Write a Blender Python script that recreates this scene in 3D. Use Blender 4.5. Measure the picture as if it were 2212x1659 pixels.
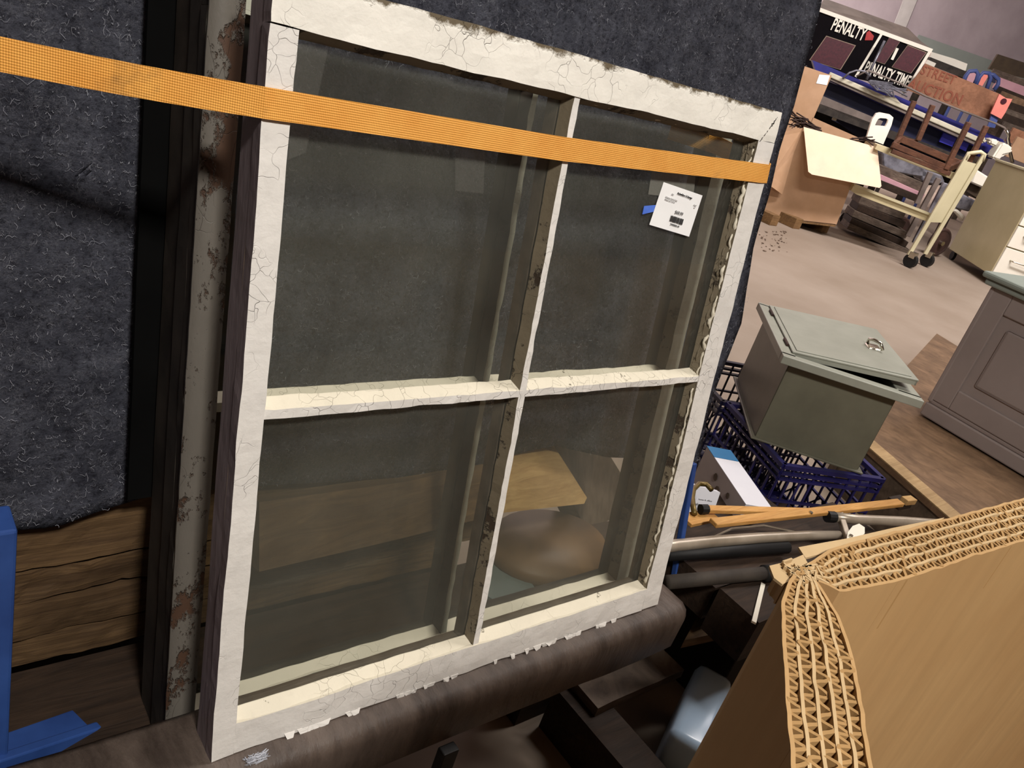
import bpy, bmesh, math, random
from mathutils import Vector, Matrix, noise
random.seed(7)
S = bpy.context.scene
for o in list(bpy.data.objects): bpy.data.objects.remove(o)
# ------------------------------------------------------------------ camera
H0 = 1.15
F, CX, CY = 1770.0, 1106.0, 829.5
R = Matrix(((0.76361875, -0.05506342, 0.64331518), (-0.58146925, -0.49177295, 0.64811486), (0.28067759, -0.86898066, -0.40754473)))
CAM = Vector((0, 0, H0))
cd = bpy.data.cameras.new('camera'); cam = bpy.data.objects.new('camera', cd); S.collection.objects.link(cam)
cd.sensor_width = 36; cd.lens = F / 2212 * 36; cd.clip_start = 0.02; cd.clip_end = 200
rx, ry, rz = R.col[0], -R.col[1], -R.col[2]
cam.matrix_world = Matrix(((rx[0], ry[0], rz[0], 0), (rx[1], ry[1], rz[1], 0), (rx[2], ry[2], rz[2], H0), (0, 0, 0, 1)))
S.camera = cam
# ------------------------------------------------------------------ world, exposure, large lights
S.view_settings.view_transform = 'Standard'; S.view_settings.look = 'None'
S.view_settings.gamma = 1.0; S.view_settings.use_curve_mapping = False
S.view_settings.exposure = 0.0
try:
    S.cycles.transparent_max_bounces = 24; S.cycles.max_bounces = 8; S.cycles.use_denoising = True
    S.cycles.sample_clamp_indirect = 4.0
except Exception: pass
W = bpy.data.worlds.new('world'); S.world = W; W.use_nodes = True
W.node_tree.nodes['Background'].inputs[0].default_value = (0.75, 0.8, 0.9, 1)
W.node_tree.nodes['Background'].inputs[1].default_value = 0.12
def area(name, loc, tgt, sx, sy, power, col, spread=180):
    l = bpy.data.lights.new(name, 'AREA'); l.shape = 'RECTANGLE'; l.size = sx; l.size_y = sy; l.energy = power; l.color = col
    l.spread = math.radians(spread)
    o = bpy.data.objects.new(name, l); S.collection.objects.link(o); o.location = loc
    o.rotation_euler = (Vector(tgt) - Vector(loc)).to_track_quat('-Z', 'Y').to_euler(); return o
area('near_ceiling_lamp', (0.0, -1.22, 2.95), (0.6, 0.55, 0.70), 0.50, 0.30, 86, (1.0, 0.955, 0.89))
area('aisle_lamp', (3.4, 0.6, 5.0), (4.6, 2.2, 0), 2.2, 0.5, 175, (1.0, 0.93, 0.87))
area('back_lamp', (6.6, 1.2, 5.6), (9.5, 6.0, 0.6), 3.0, 0.6, 570, (1.0, 0.93, 0.93))
area('far_lamp', (14.0, 11.0, 7.2), (17.5, 20.0, 2.5), 5.0, 0.8, 6200, (1.0, 0.91, 0.92))

# ------------------------------------------------------------------ picture-to-world helpers (used to survey points on real planes)
def ray(x, y): return R @ Vector((x - CX, y - CY, F))
def onP(x, y, p, n):
    d = ray(x, y); n = Vector(n); return CAM + d * ((Vector(p) - CAM).dot(n) / d.dot(n))
def onZ(x, y, z): return onP(x, y, (0, 0, z), (0, 0, 1))
def onY(x, y, Y): return onP(x, y, (0, Y, 0), (0, 1, 0))
def onX(x, y, X): return onP(x, y, (X, 0, 0), (1, 0, 0))
LEAN = math.radians(10.458)
U = Vector((1, 0, 0)); V = Vector((0, math.sin(LEAN), math.cos(LEAN))); N = Vector((0, -math.cos(LEAN), math.sin(LEAN)))
P0 = Vector((0.2846, 0.5364, 0.3808))
def uv(x, y, w=0.0):            # coordinates on the leaning plane w behind the front sash
    q = onP(x, y, P0 - N * w, N) - P0; return q.dot(U), q.dot(V)
FH = Vector((0.704, 0.710, 0)).normalized()      # horizontal view direction
class VPlane:                    # a vertical plane d metres out; turn rotates it about the vertical
    def __init__(s, d, turn=0.0):
        s.p = FH * d; a = math.radians(turn)
        s.n = -(Matrix.Rotation(a, 3, 'Z') @ FH); s.r = Vector((-s.n.y, s.n.x, 0)); 
        if s.r.dot(R.col[0]) < 0: s.r = -s.r
    def __call__(s, x, y, off=0.0): return onP(x, y, s.p - s.n * off, s.n)

# ------------------------------------------------------------------ materials
MATS = {}
def nt(name):
    m = bpy.data.materials.new(name); m.use_nodes = True; t = m.node_tree; b = t.nodes['Principled BSDF']; MATS[name] = m
    return m, t, b
def tc(t, scale=(1, 1, 1), kind='Object'):
    c = t.nodes.new('ShaderNodeTexCoord'); mp = t.nodes.new('ShaderNodeMapping'); mp.inputs['Scale'].default_value = scale
    t.links.new(c.outputs[kind], mp.inputs[0]); return mp.outputs[0]
def noi(t, vec, sc, det=4, rough=0.6, dist=0.0):
    n = t.nodes.new('ShaderNodeTexNoise'); n.inputs['Scale'].default_value = sc; n.inputs['Detail'].default_value = det
    n.inputs['Roughness'].default_value = rough; n.inputs['Distortion'].default_value = dist; t.links.new(vec, n.inputs['Vector']); return n.outputs['Fac']
def ramp(t, fac, stops):
    r = t.nodes.new('ShaderNodeValToRGB'); e = r.color_ramp.elements
    while len(e) < len(stops): e.new(0.5)
    for i, (p, c) in enumerate(stops):
        e[i].position = p; e[i].color = (c, c, c, 1) if not isinstance(c, tuple) else (*c, 1)
    t.links.new(fac, r.inputs[0]); return r.outputs[0]
def mix(t, fac, a, b, mode='MIX'):
    m = t.nodes.new('ShaderNodeMix'); m.data_type = 'RGBA'; m.blend_type = mode
    if isinstance(fac, float): m.inputs[0].default_value = fac
    else: t.links.new(fac, m.inputs[0])
    for i, v in ((6, a), (7, b)):
        if isinstance(v, tuple): m.inputs[i].default_value = (*v, 1)
        else: t.links.new(v, m.inputs[i])
    return m.outputs[2]
def math_(t, op, a, b):
    m = t.nodes.new('ShaderNodeMath'); m.operation = op
    for i, v in ((0, a), (1, b)):
        if isinstance(v, (int, float)): m.inputs[i].default_value = v
        else: t.links.new(v, m.inputs[i])
    return m.outputs[0]
def bump(t, b, h, st=0.3, d=0.002):
    n = t.nodes.new('ShaderNodeBump'); n.inputs['Strength'].default_value = st; n.inputs['Distance'].default_value = d
    t.links.new(h, n.inputs['Height']); t.links.new(n.outputs[0], b.inputs['Normal'])
def mat(name, c1, c2=None, sc=12, rough=0.6, metal=0.0, st=(1, 1, 1), bst=0.2, bd=0.002, lo=0.35, hi=0.65, spec=0.35, det=5):
    m, t, b = nt(name); c2 = c2 or tuple(x * 0.8 for x in c1)
    v = tc(t, st); n = noi(t, v, sc, det); t.links.new(mix(t, ramp(t, n, [(lo, 0.0), (hi, 1.0)]), c2, c1), b.inputs['Base Color'])
    b.inputs['Roughness'].default_value = rough; b.inputs['Metallic'].default_value = metal; b.inputs['Specular IOR Level'].default_value = spec
    if bst: bump(t, b, noi(t, v, sc * 4, 6), bst, bd)
    return m
def srgb(r, g, b): return tuple((x / 255 / 12.92) if x / 255 <= 0.04045 else ((x / 255 + 0.055) / 1.055) ** 2.4 for x in (r, g, b))

def paint_mat(name, base, wood, crack=0.5, wear_lo=0.30, st=(1, 1, 1), topwear=None):
    m, t, b = nt(name); v = tc(t, st)
    n1 = noi(t, v, 9, 6, 0.65); n2 = noi(t, v, 60, 5, 0.6)
    col = mix(t, ramp(t, n1, [(0.35, 0.0), (0.7, 1.0)]), tuple(x * 0.9 for x in base), base)
    col = mix(t, ramp(t, n2, [(0.25, 0.75), (0.45, 1.0)]), tuple(x * 0.62 for x in base), col)
    vo = t.nodes.new('ShaderNodeTexVoronoi'); vo.feature = 'DISTANCE_TO_EDGE'; vo.inputs['Scale'].default_value = 42
    dm = t.nodes.new('ShaderNodeVectorMath'); dm.operation = 'ADD'; nn = t.nodes.new('ShaderNodeTexNoise'); nn.inputs['Scale'].default_value = 30
    t.links.new(v, nn.inputs['Vector']); sm = t.nodes.new('ShaderNodeVectorMath'); sm.operation = 'SCALE'; sm.inputs['Scale'].default_value = 0.05
    t.links.new(nn.outputs['Color'], sm.inputs[0]); t.links.new(v, dm.inputs[0]); t.links.new(sm.outputs[0], dm.inputs[1]); t.links.new(dm.outputs[0], vo.inputs['Vector'])
    ck = math_(t, 'MULTIPLY', ramp(t, vo.outputs['Distance'], [(0.0, 1.0), (0.009, 0.0)]), ramp(t, noi(t, v, 7, 3), [(0.5, 0.0), (0.62, crack * 0.45)]))
    col = mix(t, ck, col, tuple(x * 0.35 for x in base))
    w = ramp(t, noi(t, v, 22, 7, 0.7), [(wear_lo - 0.02, 1.0), (wear_lo + 0.02, 0.0)])
    if topwear is not None:
        sp = t.nodes.new('ShaderNodeSeparateXYZ'); c = t.nodes.new('ShaderNodeTexCoord'); t.links.new(c.outputs['Object'], sp.inputs[0])
        zz = math_(t, 'ADD', sp.outputs[2], math_(t, 'MULTIPLY', noi(t, v, 14, 6, 0.7), 0.05))
        w = math_(t, 'MAXIMUM', w, ramp(t, math_(t, 'MULTIPLY', math_(t, 'SUBTRACT', zz, topwear), 60), [(0.0, 0.0), (0.3, 1.0)]))
    col = mix(t, w, col, wood); t.links.new(col, b.inputs['Base Color'])
    b.inputs['Roughness'].default_value = 0.55; b.inputs['Specular IOR Level'].default_value = 0.3
    h = math_(t, 'ADD', math_(t, 'MULTIPLY', n2, 0.6), math_(t, 'MULTIPLY', ck, -2.0)); h = math_(t, 'ADD', h, math_(t, 'MULTIPLY', w, -1.2))
    bump(t, b, h, 0.9, 0.0018); return m
paint_mat('white_paint', srgb(226, 222, 216), srgb(112, 98, 78), 0.8, 0.27)
paint_mat('white_paint_top', srgb(236, 232, 222), srgb(105, 94, 76), 0.7, 0.25, topwear=0.772)
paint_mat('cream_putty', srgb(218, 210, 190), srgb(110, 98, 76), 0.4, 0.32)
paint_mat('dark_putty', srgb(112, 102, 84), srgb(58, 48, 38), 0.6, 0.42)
paint_mat('mauve_wood', srgb(128, 116, 118), srgb(60, 50, 46), 0.2, 0.30, (1, 1, 0.25))
paint_mat('green_white_paint', srgb(172, 172, 156), srgb(112, 100, 78), 0.6, 0.28)
paint_mat('flaking_grey', srgb(100, 95, 88), srgb(74, 54, 42), 0.7, 0.46, (1, 1, 0.5))
mat('dark_frame', srgb(62, 55, 48), srgb(40, 35, 31), 14, 0.75)
mat('brown_inner', srgb(98, 84, 70), srgb(70, 58, 46), 30, 0.7)
mat('brown_beam', srgb(92, 80, 72), srgb(62, 52, 46), 9, 0.5, st=(3.5, 1, 1), bst=0.7, bd=0.004)
def wood(name, c1, c2, st=(1.5, 22, 22), rough=0.7, gap=0.35):
    m, t, b = nt(name); v = tc(t, st); n = noi(t, v, 3.0, 7, 0.65, 1.2); v2 = tc(t, (1, 1, 1)); n2 = noi(t, v2, 5, 4)
    col = mix(t, ramp(t, n, [(0.3, 0.0), (0.7, 1.0)]), c2, c1); col = mix(t, ramp(t, n2, [(gap, 0.55), (0.6, 0.0)]), col, tuple(x * 0.5 for x in c2))
    t.links.new(col, b.inputs['Base Color']); b.inputs['Roughness'].default_value = rough; b.inputs['Specular IOR Level'].default_value = 0.25
    bump(t, b, n, 0.5, 0.003); return m
wood('old_plank', srgb(120, 94, 64), srgb(70, 52, 36), (1.2, 16, 26), gap=0.42); wood('pale_plank', srgb(208, 172, 116), srgb(170, 132, 84)); wood('dark_plank', srgb(66, 50, 38), srgb(36, 27, 21))
wood('platform_wood', srgb(138, 110, 84), srgb(98, 76, 56), (6, 3, 6)); wood('platform_edge', srgb(186, 158, 116), srgb(150, 122, 84)); wood('slat_wood', srgb(218, 168, 100), srgb(184, 132, 70), (2, 30, 30), 0.45)
wood('plywood', srgb(168, 120, 92), srgb(138, 96, 70), (1.5, 6, 6)); wood('stool_wood', srgb(112, 74, 54), srgb(74, 48, 36), (4, 4, 20)); wood('junk_wood', srgb(120, 106, 92), srgb(66, 54, 46), (4, 4, 20))
wood('pallet_wood', srgb(150, 116, 76), srgb(96, 72, 48))
def fabric():
    m, t, b = nt('felt'); v = tc(t); n1 = noi(t, v, 22, 7, 0.75); n2 = noi(t, v, 160, 5, 0.7)
    col = mix(t, ramp(t, n1, [(0.35, 0.0), (0.65, 1.0)]), srgb(62, 63, 73), srgb(104, 106, 118))
    col = mix(t, ramp(t, n2, [(0.35, 0.7), (0.5, 0.0)]), col, srgb(38, 38, 46))
    l1 = math_(t, 'MAXIMUM', ramp(t, noi(t, v, 75, 3, 0.5, 2.5), [(0.483, 0.0), (0.5, 1.0), (0.517, 0.0)]), ramp(t, noi(t, v, 130, 2, 0.5, 3.0), [(0.47, 0.0), (0.5, 0.8), (0.53, 0.0)]))
    msk = ramp(t, noi(t, v, 45, 4, 0.7), [(0.42, 0.0), (0.6, 0.7)])
    col = mix(t, math_(t, 'MULTIPLY', l1, msk), col, srgb(150, 150, 158))
    t.links.new(col, b.inputs['Base Color']); b.inputs['Roughness'].default_value = 0.95; b.inputs['Specular IOR Level'].default_value = 0.1
    bump(t, b, math_(t, 'ADD', n2, math_(t, 'MULTIPLY', n1, 1.5)), 0.9, 0.004)
fabric()
mat('lint', srgb(172, 174, 182), srgb(128, 130, 140), 30, 0.9, bst=0)
def webbing():
    m, t, b = nt('webbing'); v = tc(t)
    wv = t.nodes.new('ShaderNodeTexWave'); wv.inputs['Scale'].default_value = 190; wv.bands_direction = 'X'; wv.inputs['Distortion'].default_value = 0.3; t.links.new(v, wv.inputs['Vector'])
    wz = t.nodes.new('ShaderNodeTexWave'); wz.inputs['Scale'].default_value = 160; wz.bands_direction = 'Z'; t.links.new(v, wz.inputs['Vector'])
    n = noi(t, v, 16, 5, 0.7); st = noi(t, v, 9, 6, 0.7)
    col = mix(t, ramp(t, n, [(0.3, 0.0), (0.7, 1.0)]), srgb(228, 156, 62), srgb(244, 180, 84))
    col = mix(t, ramp(t, wv.outputs['Fac'], [(0.0, 0.45), (0.5, 0.0)]), col, srgb(178, 100, 22))
    col = mix(t, ramp(t, wz.outputs['Fac'], [(0.0, 0.2), (0.4, 0.0)]), col, srgb(170, 95, 20))
    col = mix(t, ramp(t, st, [(0.58, 0.0), (0.7, 0.55)]), col, srgb(110, 84, 50)); t.links.new(col, b.inputs['Base Color'])
    b.inputs['Roughness'].default_value = 0.7; bump(t, b, math_(t, 'ADD', wv.outputs['Fac'], wz.outputs['Fac']), 0.6, 0.0006)
webbing()
def glass(name, tint, dust, fr=1.45, lo=0.3, hi=0.75):
    m, t, b = nt(name); out = t.nodes['Material Output']; t.nodes.remove(b); v = tc(t)
    tr = t.nodes.new('ShaderNodeBsdfTransparent'); tr.inputs[0].default_value = (*tint, 1)
    gl = t.nodes.new('ShaderNodeBsdfGlossy'); gl.inputs['Roughness'].default_value = 0.06; gl.inputs[0].default_value = (1, 1, 1, 1)
    df = t.nodes.new('ShaderNodeBsdfDiffuse'); df.inputs[0].default_value = (*srgb(184, 184, 172), 1)
    n = math_(t, 'MULTIPLY', ramp(t, noi(t, v, 3.5, 7, 0.62), [(lo, 0.25), (hi, 1.0)]), dust)
    m1 = t.nodes.new('ShaderNodeMixShader'); t.links.new(n, m1.inputs[0]); t.links.new(tr.outputs[0], m1.inputs[1]); t.links.new(df.outputs[0], m1.inputs[2])
    lw = t.nodes.new('ShaderNodeLayerWeight'); lw.inputs[0].default_value = 0.5; fo = math_(t, 'ADD', math_(t, 'MULTIPLY', math_(t, 'POWER', lw.outputs['Facing'], 4.0), fr - 1.0), 0.02)
    m2 = t.nodes.new('ShaderNodeMixShader'); t.links.new(fo, m2.inputs[0]); t.links.new(m1.outputs[0], m2.inputs[1]); t.links.new(gl.outputs[0], m2.inputs[2])
    t.links.new(m2.outputs[0], out.inputs[0]); return m
glass('old_glass', (0.95, 0.955, 0.94), 0.075); glass('back_glass', (0.95, 0.955, 0.94), 0.035)
glass('tape_residue', (0.92, 0.92, 0.92), 0.17, 1.15, 0.2, 0.5); glass('tape_pale', (0.97, 0.97, 0.975), 0.035, 1.3, 0.2, 0.5)
def cardboard(name, c1, c2, st=(30, 30, 2)):
    m, t, b = nt(name); v = tc(t, st); n = noi(t, v, 2.0, 5, 0.6); v2 = tc(t); n2 = noi(t, v2, 5, 4)
    col = mix(t, ramp(t, n, [(0.3, 0.0), (0.7, 1.0)]), tuple(x * 0.86 for x in c1), c1); col = mix(t, ramp(t, n2, [(0.35, 0.6), (0.65, 0.0)]), col, c2)
    t.links.new(col, b.inputs['Base Color']); b.inputs['Roughness'].default_value = 0.75; b.inputs['Specular IOR Level'].default_value = 0.2; bump(t, b, n, 0.15, 0.001)
cardboard('kraft', srgb(186, 152, 106), srgb(168, 132, 88)); cardboard('kraft_edge', srgb(200, 174, 134), srgb(172, 144, 104)); cardboard('carton', srgb(190, 154, 122), srgb(172, 136, 102), (4, 4, 4)); cardboard('carton_inside', srgb(236, 212, 184), srgb(230, 204, 174), (4, 4, 4))
cardboard('flute', srgb(176, 140, 92), srgb(140, 108, 68))
mat('blue_steel', srgb(52, 84, 150), srgb(38, 64, 122), 8, 0.45); mat('grey_enamel', srgb(112, 110, 94), srgb(98, 96, 82), 6, 0.4, bst=0.05); mat('grey_enamel_light', srgb(160, 162, 150), srgb(144, 146, 134), 6, 0.4, bst=0.05)
mat('chrome', srgb(210, 205, 190), srgb(170, 165, 150), 8, 0.22, 1.0, bst=0); mat('tube_steel', srgb(176, 164, 148), srgb(146, 134, 118), 10, 0.32, 0.35, bst=0.1); mat('black_rubber', srgb(26, 25, 26), srgb(16, 16, 16), 10, 0.6)
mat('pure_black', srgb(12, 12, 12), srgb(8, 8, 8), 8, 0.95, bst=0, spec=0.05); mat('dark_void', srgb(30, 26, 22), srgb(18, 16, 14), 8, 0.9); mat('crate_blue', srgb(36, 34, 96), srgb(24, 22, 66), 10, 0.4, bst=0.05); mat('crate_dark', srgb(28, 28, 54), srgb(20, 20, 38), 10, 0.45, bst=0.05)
mat('floor_concrete', srgb(152, 138, 124), srgb(134, 119, 104), 1.3, 0.55, bst=0.08, spec=0.3, lo=0.3, hi=0.7); mat('wall_grey', srgb(176, 164, 166), srgb(160, 148, 150), 0.6, 0.9, bst=0); mat('wall_green', srgb(142, 150, 142), srgb(132, 140, 132), 0.6, 0.9, bst=0)
mat('dresser_grey', srgb(156, 144, 140), srgb(148, 136, 132), 4, 0.45, bst=0.03); mat('cream_metal', srgb(200, 192, 158), srgb(190, 182, 148), 3, 0.4, bst=0.03); mat('olive_metal', srgb(200, 188, 150), srgb(190, 178, 140), 3, 0.4, bst=0.03); mat('white_enamel', srgb(244, 240, 224), srgb(236, 230, 214), 3, 0.35, bst=0)
mat('paper', srgb(248, 248, 248), srgb(242, 242, 242), 5, 0.8, bst=0); mat('ink', srgb(60, 60, 62), srgb(50, 50, 50), 5, 0.8, bst=0); mat('faint_ink', srgb(205, 205, 205), srgb(200, 200, 200), 5, 0.8, bst=0); mat('mid_ink', srgb(130, 130, 130), srgb(120, 120, 120), 5, 0.8, bst=0)
mat('painters_tape', srgb(88, 128, 226), srgb(76, 112, 210), 40, 0.8); mat('light_blue_plastic', srgb(184, 208, 232), srgb(172, 198, 224), 4, 0.25, bst=0, spec=0.5)
mat('score_black', srgb(17, 13, 16), srgb(13, 10, 13), 6, 0.85, bst=0, spec=0.08); mat('score_red', srgb(80, 28, 38), srgb(62, 20, 30), 40, 0.5, bst=0); mat('arrow_red', srgb(176, 42, 40), srgb(150, 36, 36), 9, 0.5, bst=0); mat('tan_line', srgb(150, 130, 110), None, 9, 0.5, bst=0)
mat('wagon_blue', srgb(44, 44, 128), srgb(32, 32, 96), 2, 0.5, bst=0); mat('bright_blue', srgb(70, 70, 196), srgb(62, 62, 180), 2, 0.5, bst=0); mat('navy', srgb(30, 34, 64), srgb(22, 24, 44), 2, 0.6, bst=0); mat('pink_tag', srgb(240, 144, 128), srgb(226, 130, 116), 3, 0.6, bst=0); mat('pale_pink', srgb(196, 150, 158), srgb(180, 136, 144), 3, 0.6, bst=0)
mat('chair_blue', srgb(78, 92, 146), srgb(60, 74, 124), 4, 0.5, bst=0); mat('rail_cream', srgb(214, 208, 186), srgb(190, 184, 160), 4, 0.5, bst=0); mat('rail_grey', srgb(128, 116, 108), srgb(100, 90, 84), 4, 0.5, bst=0); mat('silver_scrap', srgb(150, 150, 160), srgb(88, 86, 92), 9, 0.35, 0.4, bst=0.2)
mat('dark_board', srgb(76, 62, 44), srgb(58, 46, 34), 5, 0.7); mat('board_red_paint', srgb(140, 78, 56), srgb(128, 72, 52), 8, 0.7, bst=0); mat('rust', srgb(66, 44, 38), srgb(42, 28, 24), 8, 0.7); mat('brass', srgb(120, 100, 52), srgb(88, 72, 38), 8, 0.4, 0.5)
mat('carton_white', srgb(226, 226, 232), srgb(214, 214, 222), 3, 0.5, bst=0); mat('carton_grey', srgb(178, 168, 164), srgb(160, 150, 148), 4, 0.6, bst=0); mat('carton_blue', srgb(58, 126, 176), srgb(48, 108, 156), 3, 0.5, bst=0); mat('saddle_brown', srgb(122, 92, 58), srgb(90, 66, 42), 6, 0.5)
mat('slate_plate', srgb(112, 124, 122), srgb(92, 102, 100), 5, 0.5); mat('twig', srgb(70, 52, 44), srgb(46, 34, 30), 20, 0.8, bst=0); mat('debris', srgb(120, 100, 84), srgb(80, 64, 52), 30, 0.9, bst=0); mat('ceiling_paint', srgb(200, 196, 190), srgb(180, 176, 170), 1, 0.9, bst=0)
lm = bpy.data.materials.new('lamp_glow'); lm.use_nodes = True; e = lm.node_tree.nodes['Principled BSDF']; e.inputs['Emission Color'].default_value = (1, 0.94, 0.85, 1); e.inputs['Emission Strength'].default_value = 4; MATS['lamp_glow'] = lm

# ------------------------------------------------------------------ mesh helpers
def obj(name, bm, ms, parent=None, smooth=False, mw=None):
    me = bpy.data.meshes.new(name)
    bm.normal_update(); bm.to_mesh(me); bm.free()
    for m in (ms if isinstance(ms, (list, tuple)) else [ms]): me.materials.append(MATS[m])
    if smooth:
        for p in me.polygons: p.use_smooth = True
    o = bpy.data.objects.new(name, me); S.collection.objects.link(o)
    if parent: o.parent = parent
    return o
def tag(o, label=None, cat=None, group=None, kind=None):
    if label: o['label'] = label
    if cat: o['category'] = cat
    if group: o['group'] = group
    if kind: o['kind'] = kind
    return o
def empty(name, loc=(0, 0, 0), label=None, cat=None, group=None, rot=(0, 0, 0), mw=None):
    o = bpy.data.objects.new(name, None); S.collection.objects.link(o); o.empty_display_size = 0.05
    if mw is not None: o.matrix_world = mw
    else: o.location = loc; o.rotation_euler = rot
    return tag(o, label, cat, group)
def par(o, root):                # parent keeping the world-space mesh where it was built
    o.parent = root; o.matrix_parent_inverse = root.matrix_basis.inverted(); return o
def rbox(bm, lo, hi, seg=(1, 1, 1), amp=0.0, freq=20.0, mi=lambda n: 0, rnd=0):
    """box surface as a welded grid, pushed about by noise for worn wood and wavy edges"""
    lo = Vector(lo); hi = Vector(hi); vs = {}
    def v(i, j, k):
        key = (i, j, k)
        if key not in vs:
            p = Vector((lo.x + (hi.x - lo.x) * i / seg[0], lo.y + (hi.y - lo.y) * j / seg[1], lo.z + (hi.z - lo.z) * k / seg[2]))
            if amp:
                q = p * freq + Vector((rnd, rnd * 2, 0)); d = noise.noise_vector(q) + 0.5 * noise.noise_vector(q * 3.1); p = p + d * amp
            vs[key] = bm.verts.new(p)
        return vs[key]
    a, b, c = seg
    def q(l, n):
        f = bm.faces.new([v(*t) for t in l]); f.material_index = mi(n)
    for j in range(b):
        for k in range(c):
            q([(0, j, k), (0, j, k + 1), (0, j + 1, k + 1), (0, j + 1, k)], (-1, 0, 0)); q([(a, j, k), (a, j + 1, k), (a, j + 1, k + 1), (a, j, k + 1)], (1, 0, 0))
    for i in range(a):
        for k in range(c):
            q([(i, 0, k), (i + 1, 0, k), (i + 1, 0, k + 1), (i, 0, k + 1)], (0, -1, 0)); q([(i, b, k), (i, b, k + 1), (i + 1, b, k + 1), (i + 1, b, k)], (0, 1, 0))
        for j in range(b):
            q([(i, j, 0), (i, j + 1, 0), (i + 1, j + 1, 0), (i + 1, j, 0)], (0, 0, -1)); q([(i, j, c), (i + 1, j, c), (i + 1, j + 1, c), (i, j + 1, c)], (0, 0, 1))
def box(bm, lo, hi, bev=0.0, mi=0, mw=None):
    n0 = len(bm.verts); r = bmesh.ops.create_cube(bm, size=1.0); vs = r['verts']; lo = Vector(lo); hi = Vector(hi)
    for x in vs: x.co = Vector((lo[i] + (hi[i] - lo[i]) * (x.co[i] + 0.5) for i in range(3)))
    fs = set(f for x in vs for f in x.link_faces)
    for f in fs: f.material_index = mi
    if bev:
        es = list(set(e for x in vs for e in x.link_edges)); rr = bmesh.ops.bevel(bm, geom=es, offset=bev, segments=2, affect='EDGES', profile=0.5)
        vs = list(set(v for f in rr['faces'] for v in f.verts) | set(v for v in vs if v.is_valid))
        for v in vs:
            for f in v.link_faces: f.material_index = mi
        vs = list(set(v for v0 in vs for f in v0.link_faces for v in f.verts))
    if mw is not None:
        for v in vs: v.co = mw @ v.co
    return vs
def prism(bm, pts, vec, mi=0):   # polygon extruded by vec
    a = [bm.verts.new(p) for p in pts]; b = [bm.verts.new(Vector(p) + vec) for p in pts]; n = len(pts)
    fs = [bm.faces.new(a), bm.faces.new(b[::-1])]
    for i in range(n): fs.append(bm.faces.new([a[i], b[i], b[(i + 1) % n], a[(i + 1) % n]]))
    for f in fs: f.material_index = mi
    bmesh.ops.recalc_face_normals(bm, faces=fs)
def tube(bm, pts, r, seg=8, caps=True, mi=0, flat=None):
    pts = [Vector(p) for p in pts]; rings = []; n = len(pts); ref = Vector((0, 0, 1)); prev = None
    for i, p in enumerate(pts):
        d = (pts[min(i + 1, n - 1)] - pts[max(i - 1, 0)]).normalized()
        if prev is None: x = d.cross(ref if abs(d.z) < 0.9 else Vector((1, 0, 0))).normalized()
        else: x = (prev - d * prev.dot(d)).normalized()
        prev = x; y = d.cross(x); rr = r[i] if isinstance(r, (list, tuple)) else r
        rings.append([bm.verts.new(p + (x * math.cos(a) + y * math.sin(a) * (flat or 1)) * rr) for a in [2 * math.pi * k / seg for k in range(seg)]])
    for i in range(n - 1):
        for k in range(seg):
            f = bm.faces.new([rings[i][k], rings[i][(k + 1) % seg], rings[i + 1][(k + 1) % seg], rings[i + 1][k]]); f.material_index = mi
    if caps: bm.faces.new(rings[0][::-1]).material_index = mi; bm.faces.new(rings[-1]).material_index = mi
def bar(bm, p, q, w, t, up=None, bev=0.0, mi=0): # rectangular bar p->q, width w across, thickness t
    p = Vector(p); q = Vector(q); d = (q - p); L = d.length; d.normalize(); up = Vector(up) if up is not None else Vector((0, 0, 1))
    x = d.cross(up).normalized() if abs(d.dot(up)) < 0.98 else d.cross(Vector((1, 0, 0))).normalized(); y = x.cross(d)
    M = Matrix(((x[0], d[0], y[0], p[0]), (x[1], d[1], y[1], p[1]), (x[2], d[2], y[2], p[2]), (0, 0, 0, 1)))
    box(bm, (-w / 2, 0, -t / 2), (w / 2, L, t / 2), bev, mi, M)
def disc(bm, c, axis, r, th, seg=20, mi=0):
    axis = Vector(axis).normalized(); tube(bm, [Vector(c) - axis * th / 2, Vector(c) + axis * th / 2], r, seg, True, mi)
def B(): return bmesh.new()
def one(name, m, fn, parent=None, smooth=False):
    bm = B(); fn(bm); o = obj(name, bm, m, None, smooth)
    if parent: par(o, parent)
    return o
def ppoly(bm, pl, px, th, off=0.0, mi=0):        # polygon surveyed on a plane, given real thickness going away from the viewer
    prism(bm, [pl(x, y, off) for x, y in px], -pl.n * th, mi)
def text(name, body, m, size, M, parent=None, sx=1.0, bold=0.0, ext=0.0003, shear=0.0):
    c = bpy.data.curves.new(name, 'FONT'); c.body = body; c.size = size; c.offset = bold; c.extrude = ext; c.align_x = 'CENTER'; c.align_y = 'CENTER'; c.resolution_u = 3; c.shear = shear
    c.materials.append(MATS[m]); c.space_character = 1.05
    tmp = bpy.data.objects.new(name, c); S.collection.objects.link(tmp); me = bpy.data.meshes.new_from_object(tmp.evaluated_get(bpy.context.evaluated_depsgraph_get())); bpy.data.objects.remove(tmp)
    me.materials.clear(); me.materials.append(MATS[m]); o = bpy.data.objects.new(name, me); S.collection.objects.link(o); o.matrix_world = M @ Matrix.Diagonal((sx, 1, 1, 1))
    if parent:
        o.parent = parent; o.matrix_parent_inverse = parent.matrix_basis.inverted()
    return o
def frame(o, x, y):              # matrix with local x, y given, z = x cross y
    x = Vector(x).normalized(); z = x.cross(Vector(y)).normalized(); y = z.cross(x)
    return Matrix(((x[0], y[0], z[0], o[0]), (x[1], y[1], z[1], o[1]), (x[2], y[2], z[2], o[2]), (0, 0, 0, 1)))
def struct(o): o['kind'] = 'structure'; return o

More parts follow.
